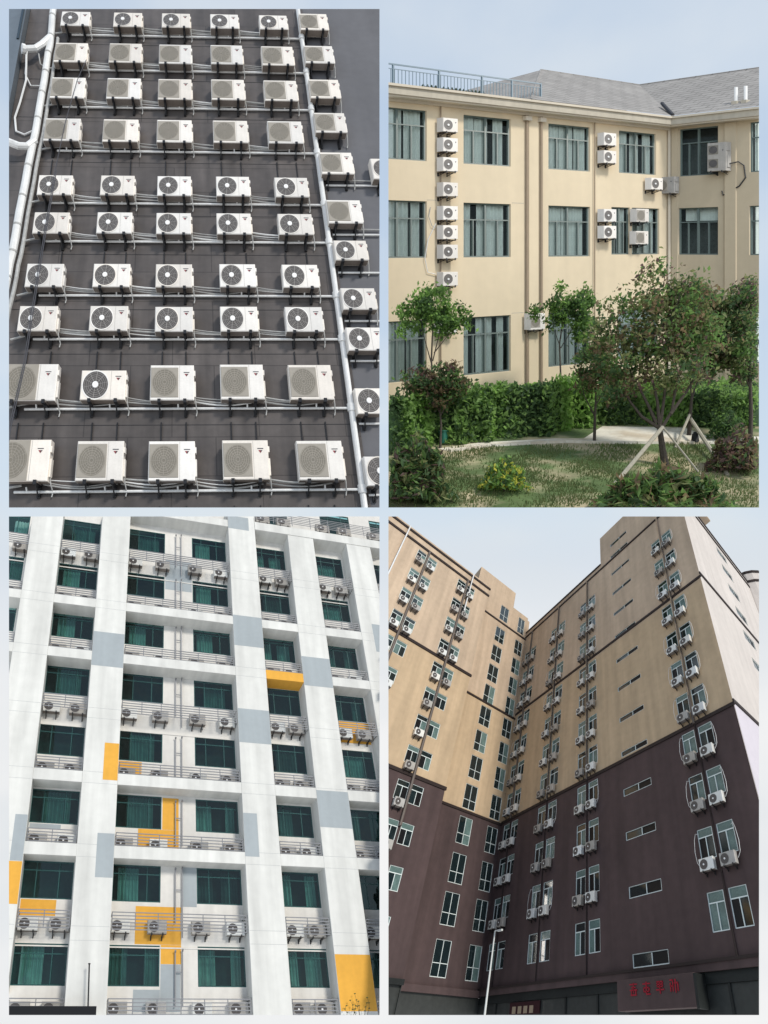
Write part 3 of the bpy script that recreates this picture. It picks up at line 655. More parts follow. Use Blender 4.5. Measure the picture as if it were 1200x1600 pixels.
    for i, T in enumerate((-8.98, -6.05, -3.35, -.55, 2.2, 4.88, 7.5, 10.2, 12.8, 15.45, 18.15, 20.9)):
        rec.append((-5.22, -3.66, T - 2.1, T, 'tall')); rec.append((-1.75, -.38, T - 2.1, T, 'tall'))
    rec += [(-5.07, -3.6, 22.2, 24.5, 'tall'), (-1.7, -.5, 22.15, 24.6, 'tall')]
    m = MB(); m.wall(-9.6, 0, BASE, 25.4, rec, 0, .16, None, cuts=(0, 10.9), mf=mf); m.wall(-9.6, -2.95, 25.401, 28.0, [], 0, .1, 'tan_render'); m.build('recessed_wall', FL, org, t2)
    for w in rec: place_win(FL, t2, (w[0], w[2], 0), w[1] - w[0], w[3] - w[2], 'tall')
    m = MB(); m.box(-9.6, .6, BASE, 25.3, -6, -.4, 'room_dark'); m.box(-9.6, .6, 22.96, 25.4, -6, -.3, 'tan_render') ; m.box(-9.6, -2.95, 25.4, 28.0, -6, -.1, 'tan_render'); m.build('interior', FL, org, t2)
    for b, x1 in ((21.75, 0), (10.62, -.05), (-.12, -.05)): m = MB(); m.box(-8.6, x1, b - .1, b + .1, 0, .09, 'band_dark'); m.build('trim_band', FL, org, t2)
    LT = [-8.6, -5.86, -3.17, -.47, 2.23, 4.9, 7.57, 10.3, 13.0, 15.8, 18.5, 21.3]
    lw = []
    for T in LT:
        for x in (-13.15, -11.75, -18.9, -17.45):
            lw.append((x, x + 1.15, T - 1.45, T - .05, 'pair'))
    m = MB(); m.wall(-26, -8.56, BASE, 23.3, lw, 2, .16, None, cuts=(0, 10.9), mf=mf); m.build('projecting_wall', FL, org, t2)
    m = MB(); m.wall(0, 2, BASE, 23.3, [], 8.56, .1, None, cuts=(0, 10.9), mf=mf); m.build('return_wall', F, (0, BOT, 8), t2)
    for w in lw: place_win(FL, t2, (w[0], w[2], 2), w[1] - w[0], w[3] - w[2], 'pair')
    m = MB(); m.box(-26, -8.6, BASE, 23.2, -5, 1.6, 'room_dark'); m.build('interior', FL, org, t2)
    for b in (22.85, 21.8, 10.84, .02): m = MB(); m.box(-26, -8.45, b - .13, b + .13, 2, 2.1, 'band_dark'); m.build('trim_band', FL, org, t2)
    for x in (-11.9, -17.6):
        m = MB(); m.tube([(x, BASE + 8, 2.12), (x, 21.7, 2.12)], .13, 'pipe_brown', 8); m.build('drainpipe', FL, org, t2)
    for x, b0 in ((-11.45, 17.3), (-20.8, 8)):
        m = MB(); m.tube([(x, b0, 2.3), (x, 22.95, 2.3)], .08, 'pipe_white', 8); m.build('drainpipe', FL, org, t2)
    m = MB(); m.box(-26, -8.5, BASE - .3, BASE - .02, 0, 2.25, 'shop_dark'); m.box(-8.5, 0, BASE - .4, BASE - .02, -.6, .25, 'brown_render'); m.box(-8.55, -8.5, BOT, BASE, -.6, 2, 'shop_grey'); m.box(-26, -8.5, BOT, BASE - .31, 0, 1.9, 'shop_grey'); m.box(-8.5, .45, BOT, BASE - .41, -.6, -.05, 'shop_grey')
    m.build('ground_floor', FL, org, t2)
    # ---- outdoor units
    R = random.Random(11); cn = {'first': 'nearest the inner corner', 'second': 'second column', 'third': 'third column', 'fourth': 'last column by the outer corner'}
    for (l0, l1, r0, r1, px, nm) in pairs:
        for i, T in enumerate(TOPS[1:]):
            for side, x0 in (('left', l0), ('right', r0)):
                place_ac(F, (x0 + .47, T - 2.08, 0), 'round', .84, .56, .34, 'unit below %s window, %s row up, %s, right block' % (side, ORD[i + 1], cn[nm]),
                         'outdoor units on the right block', gap=.12, detail=False, bracket=.2, valve=False, badge=False, white='unit_cool' if R.random() < .7 else 'unit_aged')
                if nm == 'fourth' and R.random() < .7 or R.random() < .28:
                    s = 1 if side == 'right' else -1; xw = (r1 if side == 'right' else l0); m = MB()
                    m.tube([(xw - s*.1, T - .25, .02), (xw + s*.05, T - .2, .12), (xw + s*.14, T - .5, .18), (xw + s*.2, T - 1.1, .2), (xw + s*.15, T - 1.6, .2), (xw - s*.02, T - 1.85, .2)], .013, 'pipe_white', 5)
                    tag(m.build('hose', F, (xw, T - 1, 0)), 'thin pale hose arching beside %s window, %s row up, %s, right block' % (side, ORD[i + 1], cn[nm].replace(' by the outer corner', '')), 'hose', 'hoses beside the right block windows')
    for ci, (xs, nm) in enumerate((((-13.15, -11.75), 'column by the corner'), ((-18.9, -17.45), 'far left column'))):
        for i, T in enumerate(LT[2:] if ci == 0 else LT[5:]):
            for side, x in zip(('left', 'right'), xs):
                if side == 'right' and (i < 5 and ci == 0): continue
                if R.random() < .1: continue
                place_ac(FL, (x + .5, T - 2.05, 2), 'round', .9, .58, .36, 'unit below %s window, %s row down, %s, left block' % (side, ORD[11 - (i + (2 if ci == 0 else 5))], nm),
                         'outdoor units on the left block', gap=.12, detail=False, bracket=.22, valve=False, badge=False, white='unit_cool' if R.random() < .7 else 'unit_aged')
    l = empty('street_lamp', F, (4.74, BOT, 3), 'thin white lamp post with a short arm before the brown building', 'street lamp')
    m = MB(); m.tube([(4.74, BOT, 3), (4.8, -8.9, 3)], .09, 'lamp_white', 10, r1=.055); m.build('post', F, (4.74, BOT, 3), l)
    m = MB(); m.tube([(4.8, -8.87, 3), (5.3, -8.9, 3.0)], .04, 'lamp_white', 8); m.box(5.2, 5.65, -8.97, -8.87, 2.92, 3.08, 'lamp_white'); m.build('lamp_arm', F, (4.74, BOT, 3), l)
place_four()

# ================================================================== PLACE 2: cream school building, garden (upper right)
def outside(Pw, plot, tol=0):
    bad = np.zeros(len(Pw), bool)
    for n in planes(plot): bad |= (Pw @ n > tol)
    return bad
def place_two():
    F = F2; FW = F2W; org = (-8, 0, 0)
    t = empty('cream_building', F, org, 'cream three storey building with teal windows and grey shingle roof', 'building')
    r3, r2, r1 = (10.58, 12.75), (6.42, 8.85), (1.17, 3.75)
    wins = []
    for (b0, b1) in (r3, r2, r1):
        for a0, a1 in ((-16.4, -13.87), (-12.09, -9.65), (-7.57, -5.11)): wins.append((a0, a1, b0, b1))
    wins += [(-3.3, -.84, 10.62, 12.75), (-3.78, -2.6, 6.5, 8.88), (-2.46, -.62, 6.5, 8.88), (-3.4, -.7, 1.2, 3.7)]
    m = MB(); m.wall(-17, 0, -.6, 13.3, wins, 0, .18, 'cream'); m.build('main_wall', F, org, t)
    m = MB(); m.add([(-24, -.6, -1.2), (3, -.6, -1.2), (3, 13.4, -1.2), (-24, 13.4, -1.2), (-17, 13.28, -.02), (0, 13.28, -.02), (-17, -.6, -.02), (0, -.6, -.02)], [(0, 1, 2, 3), (3, 2, 5, 4), (0, 3, 4, 6), (1, 2, 5, 7)], 'room_grey')
    for b in (9.7, 4.9): m.box(-24, 2, b, b + .1, -1.2, -.02, 'room_grey')
    m.build('interior', F, org, t)
    ww = [(.55, 2.4, 10.55, 13.0), (3.82, 5.8, 10.55, 13.0), (.5, 2.4, 6.48, 8.9), (3.8, 5.8, 6.48, 8.9), (.5, 2.4, 1.2, 3.7), (3.8, 5.8, 1.2, 3.7)]
    m = MB(); m.wall(.0, 6.2, -.6, 13.3, ww, 0, .18, 'cream_shaded'); m.build('wing_wall', FW, org[:2] + (0,), t)
    m = MB(); m.add([(-3, -.6, -1.2), (9, -.6, -1.2), (9, 13.4, -1.2), (-3, 13.4, -1.2), (.1, 13.28, -.02), (6.2, 13.28, -.02), (.1, -.6, -.02), (6.2, -.6, -.02)], [(0, 1, 2, 3), (3, 2, 5, 4), (0, 3, 4, 6), (1, 2, 5, 7)], 'room_grey')
    for b in (9.7, 4.9): m.box(-2, 8, b, b + .1, -1.2, -.02, 'room_grey')
    m.build('interior', FW, (0, 0, 0), t)
    R = random.Random(5)
    def window(fr, w, back):
        a0, a1, b0, b1 = w; W = a1 - a0; H = b1 - b0; k = .06; f = MB(); z0, z1 = back - .16, back - .08
        f.box(0, W, 0, k, z0, z1, 'window_teal'); f.box(0, W, H - k, H, z0, z1, 'window_teal'); f.box(0, k, k, H - k, z0, z1, 'window_teal'); f.box(W - k, W, k, H - k, z0, z1, 'window_teal')
        tr = H*.68; f.box(k, W - k, tr, tr + .055, z0, z1, 'window_teal'); f.box(W*.48 - .04, W*.48 + .04, k, H - k, z0, z1 + .01, 'window_teal')
        for u in (.23, .74): f.box(W*u - .025, W*u + .025, k, tr, z0, z1, 'window_teal')
        loc = fr.w((a0, b0, 0)); fo = f.build('window', fr, (0, 0, 0), t, wloc=loc)
        p = MB(); p.add([(k, k, z0 + .03), (W - k, k, z0 + .03), (W - k, H - k, z0 + .03), (k, H - k, z0 + .03)], [(0, 1, 2, 3)], 'clear_glass'); p.build('pane', fr, (0, 0, 0), fo, wloc=loc, recalc=False)
        c = MB(); segs = []; x = k
        while x < W - .15:
            x1 = min(W - k, x + R.uniform(.35, .95)); segs.append((x, x1)); x = x1 + R.choice((0, 0, .05, .28))
        for x0, x1 in segs:
            n = int((x1 - x0)/.03) + 3; vs = []; ph = R.uniform(0, 6); fr_ = R.uniform(26, 40); top = H - .03
            for i in range(n):
                xx = x0 + (x1 - x0)*i/(n - 1); zz = back - .32 + .06*math.sin(xx*fr_ + ph) + .03*math.sin(xx*11 + ph)
                vs += [(xx, .03, zz), (xx, top, zz)]
            c.add(vs, [(2*i, 2*i + 2, 2*i + 3, 2*i + 1) for i in range(n - 1)], 'curtain_white')
        return fo, c, loc
    for w in wins:
        fo, c, loc = window(F, w, 0); c.build('curtain', F, (0, 0, 0), fo, wloc=loc)
    for w in ww:
        fo, c, loc = window(FW, w, 0)
        if w[0] > 3: c.build('curtain', FW, (0, 0, 0), fo, wloc=loc)
        elif w[2] > 6 and w[2] < 7:
            q = MB(); q.add([(.1, 1.75, -.4), (1.75, 1.75, -.4), (1.75, 2.38, -.4), (.1, 2.38, -.4)], [(0, 1, 2, 3)], 'curtain_white'); q.build('blind', FW, (0, 0, 0), fo, wloc=loc)
    # cornice
    m = MB(); m.box(-17, -.6, 13.12, 13.2, 0, .52, 'cornice_trim'); m.box(-17, -.6, 13.2, 13.52, 0, .6, 'cornice'); m.box(-17, -.6, 13.52, 13.62, 0, .68, 'cornice_trim')
    m.box(-17, 0, 13.0, 13.12, 0, .12, 'cornice_trim'); m.build('cornice', F, org, t)
    m = MB(); m.box(.0, 6.2, 13.12, 13.2, 0, .52, 'cornice_trim'); m.box(.0, 6.2, 13.2, 13.52, 0, .6, 'cornice'); m.box(.0, 6.2, 13.52, 13.62, 0, .68, 'cornice_trim'); m.build('cornice', FW, (0, 0, 0), t)
    # facade relief
    m = MB()
    m.box(-8.72, -8.2, -.5, 13.1, 0, .06, 'cream'); m.box(-13.2, -12.75, -.5, 13.1, 0, .03, 'cream')
    m.build('pilaster', F, org, t)
    m = MB(); m.box(.2, .5, -.5, 13.1, 0, .05, 'cream_shaded'); m.box(2.75, 3.25, -.5, 13.1, 0, .08, 'cream_shaded'); m.build('pilaster', FW, (0, 0, 0), t)
    m = MB()
    for b in (8.9, 3.82): m.box(-13.87, -13.4, b, b + .025, 0, .004, 'cornice'); m.box(-9.6, -8.95, b, b + .025, 0, .004, 'cornice')
    m.build('groove', F, org, t)
    for a, r, mm in ((-8.88, .055, 'drain_brown'), (-8.08, .055, 'drain_brown'), (-13.3, .03, 'drain_brown'), (-4.95, .025, 'drain_brown')):
        m = MB(); m.tube([(a, -.3, .1), (a, 13.0, .1)], r, mm, 8)
        if r > .05: m.box(a - .16, a + .16, 12.75, 12.95, .02, .22, 'cornice_trim')
        m.build('downpipe', F, org, t)
    m = MB(); m.tube([(.12, -.3, .1), (.12, 13.0, .1)], .06, 'cornice_trim', 8); m.build('downpipe', FW, (0, 0, 0), t)
    # roofs
    m = MB(); e = .68; y0 = 13.64; rp = (-1.33, 17.0, -6)
    P = [(-9.3, y0, e), (0, y0, e), (0, y0, e), (6, 16.9, -6), rp, (-9.3, y0, -12.6)]
    m.add([(-9.3, y0, e), (-.68, y0, e), (6, 16.95, -6), rp], [(0, 1, 2, 3)], 'shingle'); m.add([(-9.3, y0, e), rp, (-9.3, y0, -12.6)], [(0, 1, 2)], 'shingle')
    m.add([rp, (6, 16.95, -6), (12, y0, -13), (-9.3, y0, -12.6)], [(0, 1, 2, 3)], 'shingle')
    m.tube([(-9.3, y0, e), rp], .05, 'shingle', 6); m.tube([rp, (6, 16.95, -6)], .06, 'shingle', 6); m.build('roof', F, org, t)
    m = MB(); m.add([(e, y0, .68), (8, y0, .68), (8, 16.95, -6), (-6, 16.95, -6)], [(0, 1, 2, 3)], 'shingle'); m.tube([(-6, 16.95, -6), (8, 16.95, -6)], .06, 'shingle', 6); m.build('roof', FW, (0, 0, 0), t)
    m = MB(); m.tube([(-.6, y0 + .05, .66), (.4, y0 + .85, -.55), (.55, y0 + .95, -.7)], .09, 'black_steel', 6); m.build('valley_gutter', F, org, t)
    m = MB(); m.box(-17, -9.3, 13.0, 13.6, -9, .0, 'cornice'); m.build('flat_roof', F, org, t)
    for i, c in enumerate((3.09, 3.52)):
        v = empty('roof_vent', F, (.2, 14.05, c), ('left one of two white vent pipes standing on the shingle roof', 'right one of two white vent pipes standing on the shingle roof')[i], 'vent', 'white roof vents')
        m = MB(); m.tube([(.2, 14.16, c), (.2, 14.86, c)], .075, 'hub', 10); m.build('pipe', F, (.2, 14.05, c), v)
        m = MB(); m.box(.05, .35, 14.0, 14.16, c - .12, c + .12, 'cornice'); m.build('base', F, (.2, 14.05, c), v)
    # guard rail on the flat roof
    g = empty('guard_rail', F, (-12, 13.6, 0), 'blue grey metal guard rail along the flat roof edge', 'railing')
    posts = [-17, -15.42, -13.29, -11.16, -9.6, -8.0]
    for a in posts:
        m = MB(); m.box(a - .03, a + .03, 13.62, 14.6, -.03, .03, 'roof_guard'); m.build('post', F, (-12, 13.6, 0), g)
    m = MB(); m.box(-17, -8, 14.54, 14.6, -.025, .025, 'roof_guard'); m.box(-17, -8, 14.36, 14.39, -.015, .015, 'roof_guard'); m.box(-17, -8, 13.75, 13.78, -.015, .015, 'roof_guard')
    a = -17
    while a < -8: m.box(a - .01, a + .01, 13.78, 14.36, -.01, .01, 'roof_guard'); a += .165
    m.build('bars', F, (-12, 13.6, 0), g)
    for i in range(16):
        a = -13.6 + i*.2; m = MB(); m.tube([(a, 13.62, -.5), (a, 13.92, -.5)], .05, 'black_steel', 7, r1=.085); m.tube([(a, 13.9, -.5), (a + .02, 14.02, -.5)], .07, 'leaf_dark', 5, r1=.02)
        tag(m.build('plant_pot', F, (a, 13.62, -.5)), 'small dark pot in the row behind the roof guard rail', 'plant pot', 'dark pots on the flat roof')
    # outdoor units
    bots = [11.85, 11.0, 10.15, 9.07, 8.05, 7.22, 6.38, 5.2]
    for i, b in enumerate(bots):
        place_ac(F, (-13.15, b, 0), 'round', .72, .60, .33, 'white outdoor unit, %s of the vertical stack between the left windows' % ORD[i], 'units stacked between the left windows', gap=.12, bracket=.2, detail=False, valve=False)
    place_ac(F, (-13.24, 3.17, 0), 'round', .8, .58, .33, 'white outdoor unit half hidden behind the left tree crown', 'units stacked between the left windows', gap=.12, bracket=.2, detail=False, valve=False)
    for (a, b, k, w, h, lab) in ((-4.42, 11.87, 'round', .78, .62, 'upper unit of the pair left of the top corner window'), (-4.42, 11.0, 'round', .78, .62, 'lower unit of the pair left of the top corner window'),
                           (-1.37, 9.82, 'round', .78, .60, 'single white unit under the top corner window'), (-4.42, 8.12, 'round', .78, .62, 'upper unit left of the middle corner window'),
                           (-4.42, 7.3, 'round', .78, .62, 'lower unit left of the middle corner window'), (-2.33, 8.15, 'square', .82, .66, 'upper square grille unit in front of the middle corner window'),
                           (-2.37, 7.02, 'square', .82, .66, 'lower square grille unit in front of the middle corner window'), (-8.66, 3.05, 'square', .8, .74, 'white unit beside the downpipes behind the small tree')):
        place_ac(F, (a, b, 0), k, w, h, .33, lab, 'units on the cream facade', gap=.12, bracket=.2, detail=False, valve=False)
    place_ac(FW, (.14 + .02, 9.67, 0), 'square', .92, .86, .33, 'beige square grille unit on the shaded wing next to the corner', 'units on the shaded wing', gap=.12, bracket=.2, detail=False, white='unit_aged')
    place_ac(FW, (2.64, 10.67, 0), 'double', .86, 1.42, .35, 'tall outdoor unit with two fans on the shaded wing', 'units on the shaded wing', gap=.12, bracket=.2, detail=False, white='unit_aged')
    m = MB(); m.tube([(3.05, 11.0, .3), (3.4, 11.1, .12), (3.62, 10.9, .08), (3.68, 10.3, .06), (3.4, 9.9, .05), (2.95, 9.65, .05), (2.66, 9.48, .05), (2.62, 9.7, .06)], .03, 'black_steel', 6)
    tag(m.build('hose', FW, (3, 9.5, 0)), 'black hose hanging from the tall two fan unit', 'hose')
    m = MB(); m.tube([(-13.75, 8.6, .06), (-13.85, 8.2, .08), (-13.7, 7.8, .08), (-13.5, 7.7, .06)], .014, 'wrap_grey', 5); m.tube([(-13.5, 7.9, .06), (-13.9, 7.2, .1), (-14.05, 6.4, .1), (-13.9, 5.8, .08), (-13.5, 5.7, .08)], .016, 'pipe_white', 5)
    tag(m.build('hose', F, (-13.8, 7, 0)), 'pale hoses looping left of the stacked units', 'hose')

    # ------------------------------------------------ ground
    m = MB(); m.add([(-11.5, 0, -6), (-26, 0, 10.5), (-18, 0, 16.5), (3, 0, 6), (1, 0, -1)], [(0, 1, 2, 3, 4)], 'lawn')
    o = m.build('ground', F, (-15, 0, 8)); tag(o, 'green lawn with sandy bare patches before the cream building', None, None, 'structure')
    U = [(-18.9, 6.05), (-17.3, 6.1), (-15.1, 6.95), (-14.45, 7.45), (-12.3, 6.4), (-10.5, 8.1), (-11.2, 9.35), (-9.9, 10.5), (-8.3, 12)]
    Lw = [(-18.98, 6.5), (-17.5, 6.6), (-15.35, 7.45), (-14.75, 8.15), (-13.6, 9.0), (-12.67, 9.75), (-11.6, 10.5), (-10.97, 11.1), (-9, 12.8)]
    m = MB(); n = len(U); m.add([(a, .012, c) for a, c in U] + [(a, .012, c) for a, c in Lw], [(k, k + 1, n + k + 1, n + k) for k in range(n - 1)], 'paving')
    tag(m.build('path', F, (-14, 0, 8)), 'pale stone path and paved patch between hedge and lawn', None, None, 'structure')

    m = MB()
    for k in range(len(Lw) - 1):
        p0, p1 = Lw[k], Lw[k + 1]; nseg = 4
        for q in range(nseg):
            u0, u1 = q/nseg + .01, (q + 1)/nseg - .01; xa, ca, xb, cb = p0[0] + (p1[0] - p0[0])*u0, p0[1] + (p1[1] - p0[1])*u0, p0[0] + (p1[0] - p0[0])*u1, p0[1] + (p1[1] - p0[1])*u1
            m.add([(xa, 0, ca), (xb, 0, cb), (xb, 0, cb + .12), (xa, 0, ca + .12), (xa, .09, ca), (xb, .09, cb), (xb, .09, cb + .12), (xa, .09, ca + .12)], [(4, 5, 6, 7), (0, 1, 5, 4), (1, 2, 6, 5), (2, 3, 7, 6), (3, 0, 4, 7)], 'paving')
    tag(m.build('kerb', F, (-14, 0, 8)), 'low pale stone kerb between path and lawn', None, None, 'structure')

    # ------------------------------------------------ plants
    def gw(a, c): return F.w((a, 0, c))
    def leaves(cent, size, mats, R, flat=.5, aspect=1.7, per=1):
        n = len(cent); d = rng.normal(size=(n, 3)); d /= np.linalg.norm(d, axis=1)[:, None]
        e2 = rng.normal(size=(n, 3)); e2[:, 1] *= flat; e2 -= (e2*d).sum(1)[:, None]*d; e2 /= np.linalg.norm(e2, axis=1)[:, None]
        s = size*rng.uniform(.45, 1.5, (n, 1)); a = d*s*aspect*.5; b = e2*s*.5
        nn = np.cross(d, e2)*s*.12
        V = np.stack([cent - a, cent + b*.9 - nn, cent + a, cent - b*.9 - nn], 1)
        return V
    def leafmesh(name, V, mats, mi, fr, wloc, parent=None, extra=None, lab=None):
        W = (fr.A @ V.reshape(-1, 3).T).T + wloc
        bad = outside(W, fr.plot).reshape(-1, 4).any(1); V = V[~bad]; mi = mi[~bad]
        if len(V) == 0: return None
        vv = (fr.A @ V.reshape(-1, 3).T).T
        me = bpy.data.meshes.new(name); me.from_pydata(vv.tolist(), [], np.arange(len(vv)).reshape(-1, 4).tolist())
        for q in mats: me.materials.append(M(q))
        me.polygons.foreach_set('material_index', mi.astype(int))
        o = bpy.data.objects.new(name, me); COL.objects.link(o); WL[o] = np.array(wloc)
        if parent: o.parent = parent; o.location = Vector(wloc - WL[parent])
        else: o.location = Vector(wloc)
        return o
    def crown_pts(blobs, clumps, per, spread):
        C = []; M_ = []
        tot = sum(b[3]*b[4]*b[5] for b in blobs)
        for (x, y, z, rx, ry, rz) in blobs:
            k = max(3, int(clumps*(rx*ry*rz)/tot))
            u = rng.normal(size=(k, 3)); u /= np.linalg.norm(u, axis=1)[:, None]; u *= rng.uniform(.35, 1.0, (k, 1))**.6
            cc = u*np.array((rx, ry, rz)) + np.array((x, y, z)); C.append(cc)
        C = np.concatenate(C); n = len(C)
        pts = np.repeat(C, per, 0) + rng.normal(size=(n*per, 3))*np.array((spread, spread*.7, spread))
        return C, pts, np.repeat(np.arange(n), per)
    def tree(name, base, trunk, limbs, blobs, clumps, per, spread, size, mats, wts, label, cat='tree', group=None, tr=.07, aspect=1.7):
        t = link(name, None, gw(*base), None, 2); tag(t, label, cat, group)
        C, pts, ci = crown_pts(blobs, clumps, per, spread)
        cm_ = rng.choice(len(mats), size=len(C), p=wts)
        mi = np.where(rng.random(len(pts)) < .7, cm_[ci], rng.choice(len(mats), size=len(pts), p=wts))
        V = leaves(pts, size, mats, None, aspect=aspect)
        leafmesh('crown', V, mats, mi, G2, WL[t], t)
        m = MB()
        if trunk: m.tube(trunk, tr, 'bark', 7, r1=tr*.55)
        top = trunk[-1] if trunk else (0, 0, 0)
        for L_ in limbs: m.tube(L_, tr*.5, 'bark', 5, r1=tr*.15)
        # twigs reach for the nearest clumps
        sel = rng.choice(len(C), size=min(len(C), 34), replace=False); ends = [L_[-1] for L_ in limbs] or [top]
        for s in sel:
            e_ = min(ends, key=lambda q: np.linalg.norm(np.array(q) - C[s])); e_ = np.array(e_)
            if np.linalg.norm(e_ - C[s]) < 2.2:
                mid = (e_ + C[s])/2 + rng.normal(size=3)*.06; m.tube([e_, mid, C[s]], tr*.16, 'bark', 4, r1=tr*.07)
        m.build('trunk', G2, (0, 0, 0), t, wloc=WL[t])
        return t
    # small left tree (behind) and dark tree below it
    tree('tree', (-16.97, 3.70), [(0, 0, 0), (.02, 1.3, 0), (-.05, 2.6, 0), (-.02, 3.5, 0)], [[(-.05, 2.5, 0), (-.3, 3.4, 0), (-.5, 4.2, 0)], [(0, 2.6, 0), (.25, 3.6, .1), (.35, 4.4, .1)], [(-.02, 3.4, 0), (0, 4.8, 0)], [(.05, 2.9, 0), (.6, 3.6, 0)]],
         [(-.75, 4.25, 0, .5, .55, .4), (0, 4.7, 0, .75, .7, .6), (.75, 4.3, 0, .6, .45, .4), (.25, 4.0, 0, .7, .4, .5), (1.15, 4.0, 0, .3, .2, .2), (-1.05, 3.7, 0, .25, .3, .2)], 120, 36, .14, .085,
         ['leaf_mid', 'leaf_bright', 'leaf_dark'], [.5, .3, .2], 'slender green tree before the left windows, tallest at the left', tr=.05)
    tree('tree', (-18.79, 6.0), [(0, 0, 0), (.03, .8, 0), (-.02, 1.3, 0)], [[(0, 1.2, 0), (-.5, 2.0, 0)], [(0, 1.1, 0), (.45, 1.9, 0)], [(0, 1.3, 0), (.05, 2.2, 0)]],
         [(-.65, 2.2, 0, .65, .5, .5), (.35, 2.3, 0, .6, .5, .5), (-.1, 1.75, 0, .6, .45, .5), (.6, 2.0, .1, .35, .4, .3)], 110, 38, .14, .08,
         ['leaf_dark', 'leaf_red', 'leaf_mid', 'leaf_plum'], [.45, .25, .2, .1], 'low dark leafed tree below the slender left tree', tr=.05)
    tree('tree', (-10.66, 3.29), [(0, 0, 0), (0, 1.5, 0), (-.05, 2.8, 0), (.1, 3.8, 0)], [[(0, 2.6, 0), (-.35, 3.6, 0)], [(0, 2.6, 0), (.6, 3.6, 0), (.8, 4.4, 0)], [(0, 3, 0), (.2, 4.6, 0)]],
         [(.15, 4.5, 0, .65, .8, .5), (.9, 4.3, 0, .6, .8, .5), (-1.1, 3.9, 0, .35, .35, .3), (.9, 3.4, 0, .6, .5, .4), (-.3, 3.8, 0, .4, .4, .3)], 100, 40, .14, .09,
         ['leaf_mid', 'leaf_dark', 'leaf_bright'], [.5, .3, .2], 'green tree beside the window right of the downpipes', tr=.045)
    tree('tree', (-14.57, 7.94), [(0, 0, 0), (.02, .9, 0), (.05, 1.5, 0)], [[(.02, .9, 0), (-.35, 1.6, 0), (-.5, 2.3, 0)], [(.05, 1.3, 0), (.45, 2.0, 0)], [(.05, 1.4, 0), (.05, 2.6, 0)]],
         [(.1, 2.7, 0, .7, .6, .5), (-.4, 2.2, 0, .4, .5, .4), (.6, 2.2, 0, .5, .45, .4), (.2, 3.2, 0, .5, .4, .4)], 85, 34, .14, .08,
         ['leaf_dark', 'leaf_red', 'leaf_mid'], [.45, .35, .2], 'thin dark young tree left of the propped tree', tr=.06)
    main = tree('tree', (-15.85, 11.27), [(0, 0, 0), (-.08, .45, 0), (-.15, .95, 0), (-.2, 1.3, 0)],
         [[(-.2, 1.2, 0), (-.75, 1.55, 0), (-1.1, 2.0, 0), (-1.4, 2.5, 0)], [(-.2, 1.3, 0), (-.3, 2.0, .1), (-.5, 2.9, .1), (-.7, 3.8, .1)], [(-.18, 1.25, 0), (-.05, 2.1, 0), (.1, 3.2, -.1), (0, 4.4, 0)],
          [(-.15, 1.15, 0), (.15, 1.7, .1), (.3, 2.6, .1), (.6, 3.6, .1)], [(-.3, 1.35, 0), (-.55, 1.8, .1), (-.9, 2.6, 0), (-1.3, 3.3, 0)], [(.1, 1.6, .1), (.7, 2.4, 0), (1.1, 3.1, 0)]],
         [(-1.5, 3.5, 0, .85, .95, .7), (-1.0, 4.6, 0, .8, .75, .6), (-1.9, 4.9, 0, .3, .5, .3), (-.1, 4.2, 0, .9, 1.1, .8), (-.3, 5.6, 0, .65, .75, .5), (.7, 4.8, 0, .8, .95, .7), (.2, 3.0, .2, 1.0, .7, .7), (.55, 5.7, 0, .6, .45, .5), (-2.0, 3.9, 0, .55, .6, .5), (-1.7, 2.5, 0, .5, .5, .4), (1.3, 4.2, 0, .6, .7, .5), (-1.1, 2.7, .1, .6, .45, .5), (1.0, 3.5, 0, .6, .8, .5)],
         300, 36, .19, .085, ['leaf_red', 'leaf_olive', 'leaf_dark', 'leaf_mid', 'leaf_plum'], [.2, .33, .2, .22, .05], 'large reddish green tree propped up by wooden stakes', tr=.125)
    tree('tree', (-11.48, 8.95), [(0, 0, 0), (.05, .8, 0), (.1, 1.4, 0)], [[(.1, 1.3, 0), (.35, 2.3, 0), (.8, 3.4, 0)], [(.1, 1.4, 0), (.0, 2.6, 0), (.2, 3.9, 0)], [(.2, 1.8, 0), (.9, 2.7, 0)]],
         [(.4, 4.2, 0, 1.0, 1.1, .6), (1.3, 3.2, 0, .9, .9, .5), (1.6, 4.2, 0, .7, .7, .5), (.2, 3.2, 0, .8, .7, .5), (1.3, 4.6, 0, .6, .55, .5), (.1, 5.1, 0, .6, .5, .4), (.6, 2.5, 0, .8, .4, .4)], 230, 36, .18, .09,
         ['leaf_olive', 'leaf_dark', 'leaf_red', 'leaf_mid'], [.35, .25, .2, .2], 'olive green tree behind the propped tree on its right', tr=.08)
    tree('tree', (-10.99, 10.64), [(0, 0, 0), (.03, 1.0, 0), (0, 2.0, 0), (-.05, 2.8, 0)], [[(0, 1.9, 0), (-.5, 3.0, 0)], [(0, 2.0, 0), (.3, 3.6, 0)], [(0, 2.6, 0), (-.1, 4.4, 0)]],
         [(-.3, 4.6, 0, .7, 1.0, .5), (0, 3.0, 0, .8, .9, .5), (-.6, 3.5, 0, .5, .7, .4), (.2, 5.2, 0, .5, .6, .4)], 140, 36, .17, .085,
         ['leaf_dark', 'leaf_plum', 'leaf_olive', 'leaf_mid'], [.35, .15, .3, .2], 'dark tree at the right edge of the garden', tr=.08)
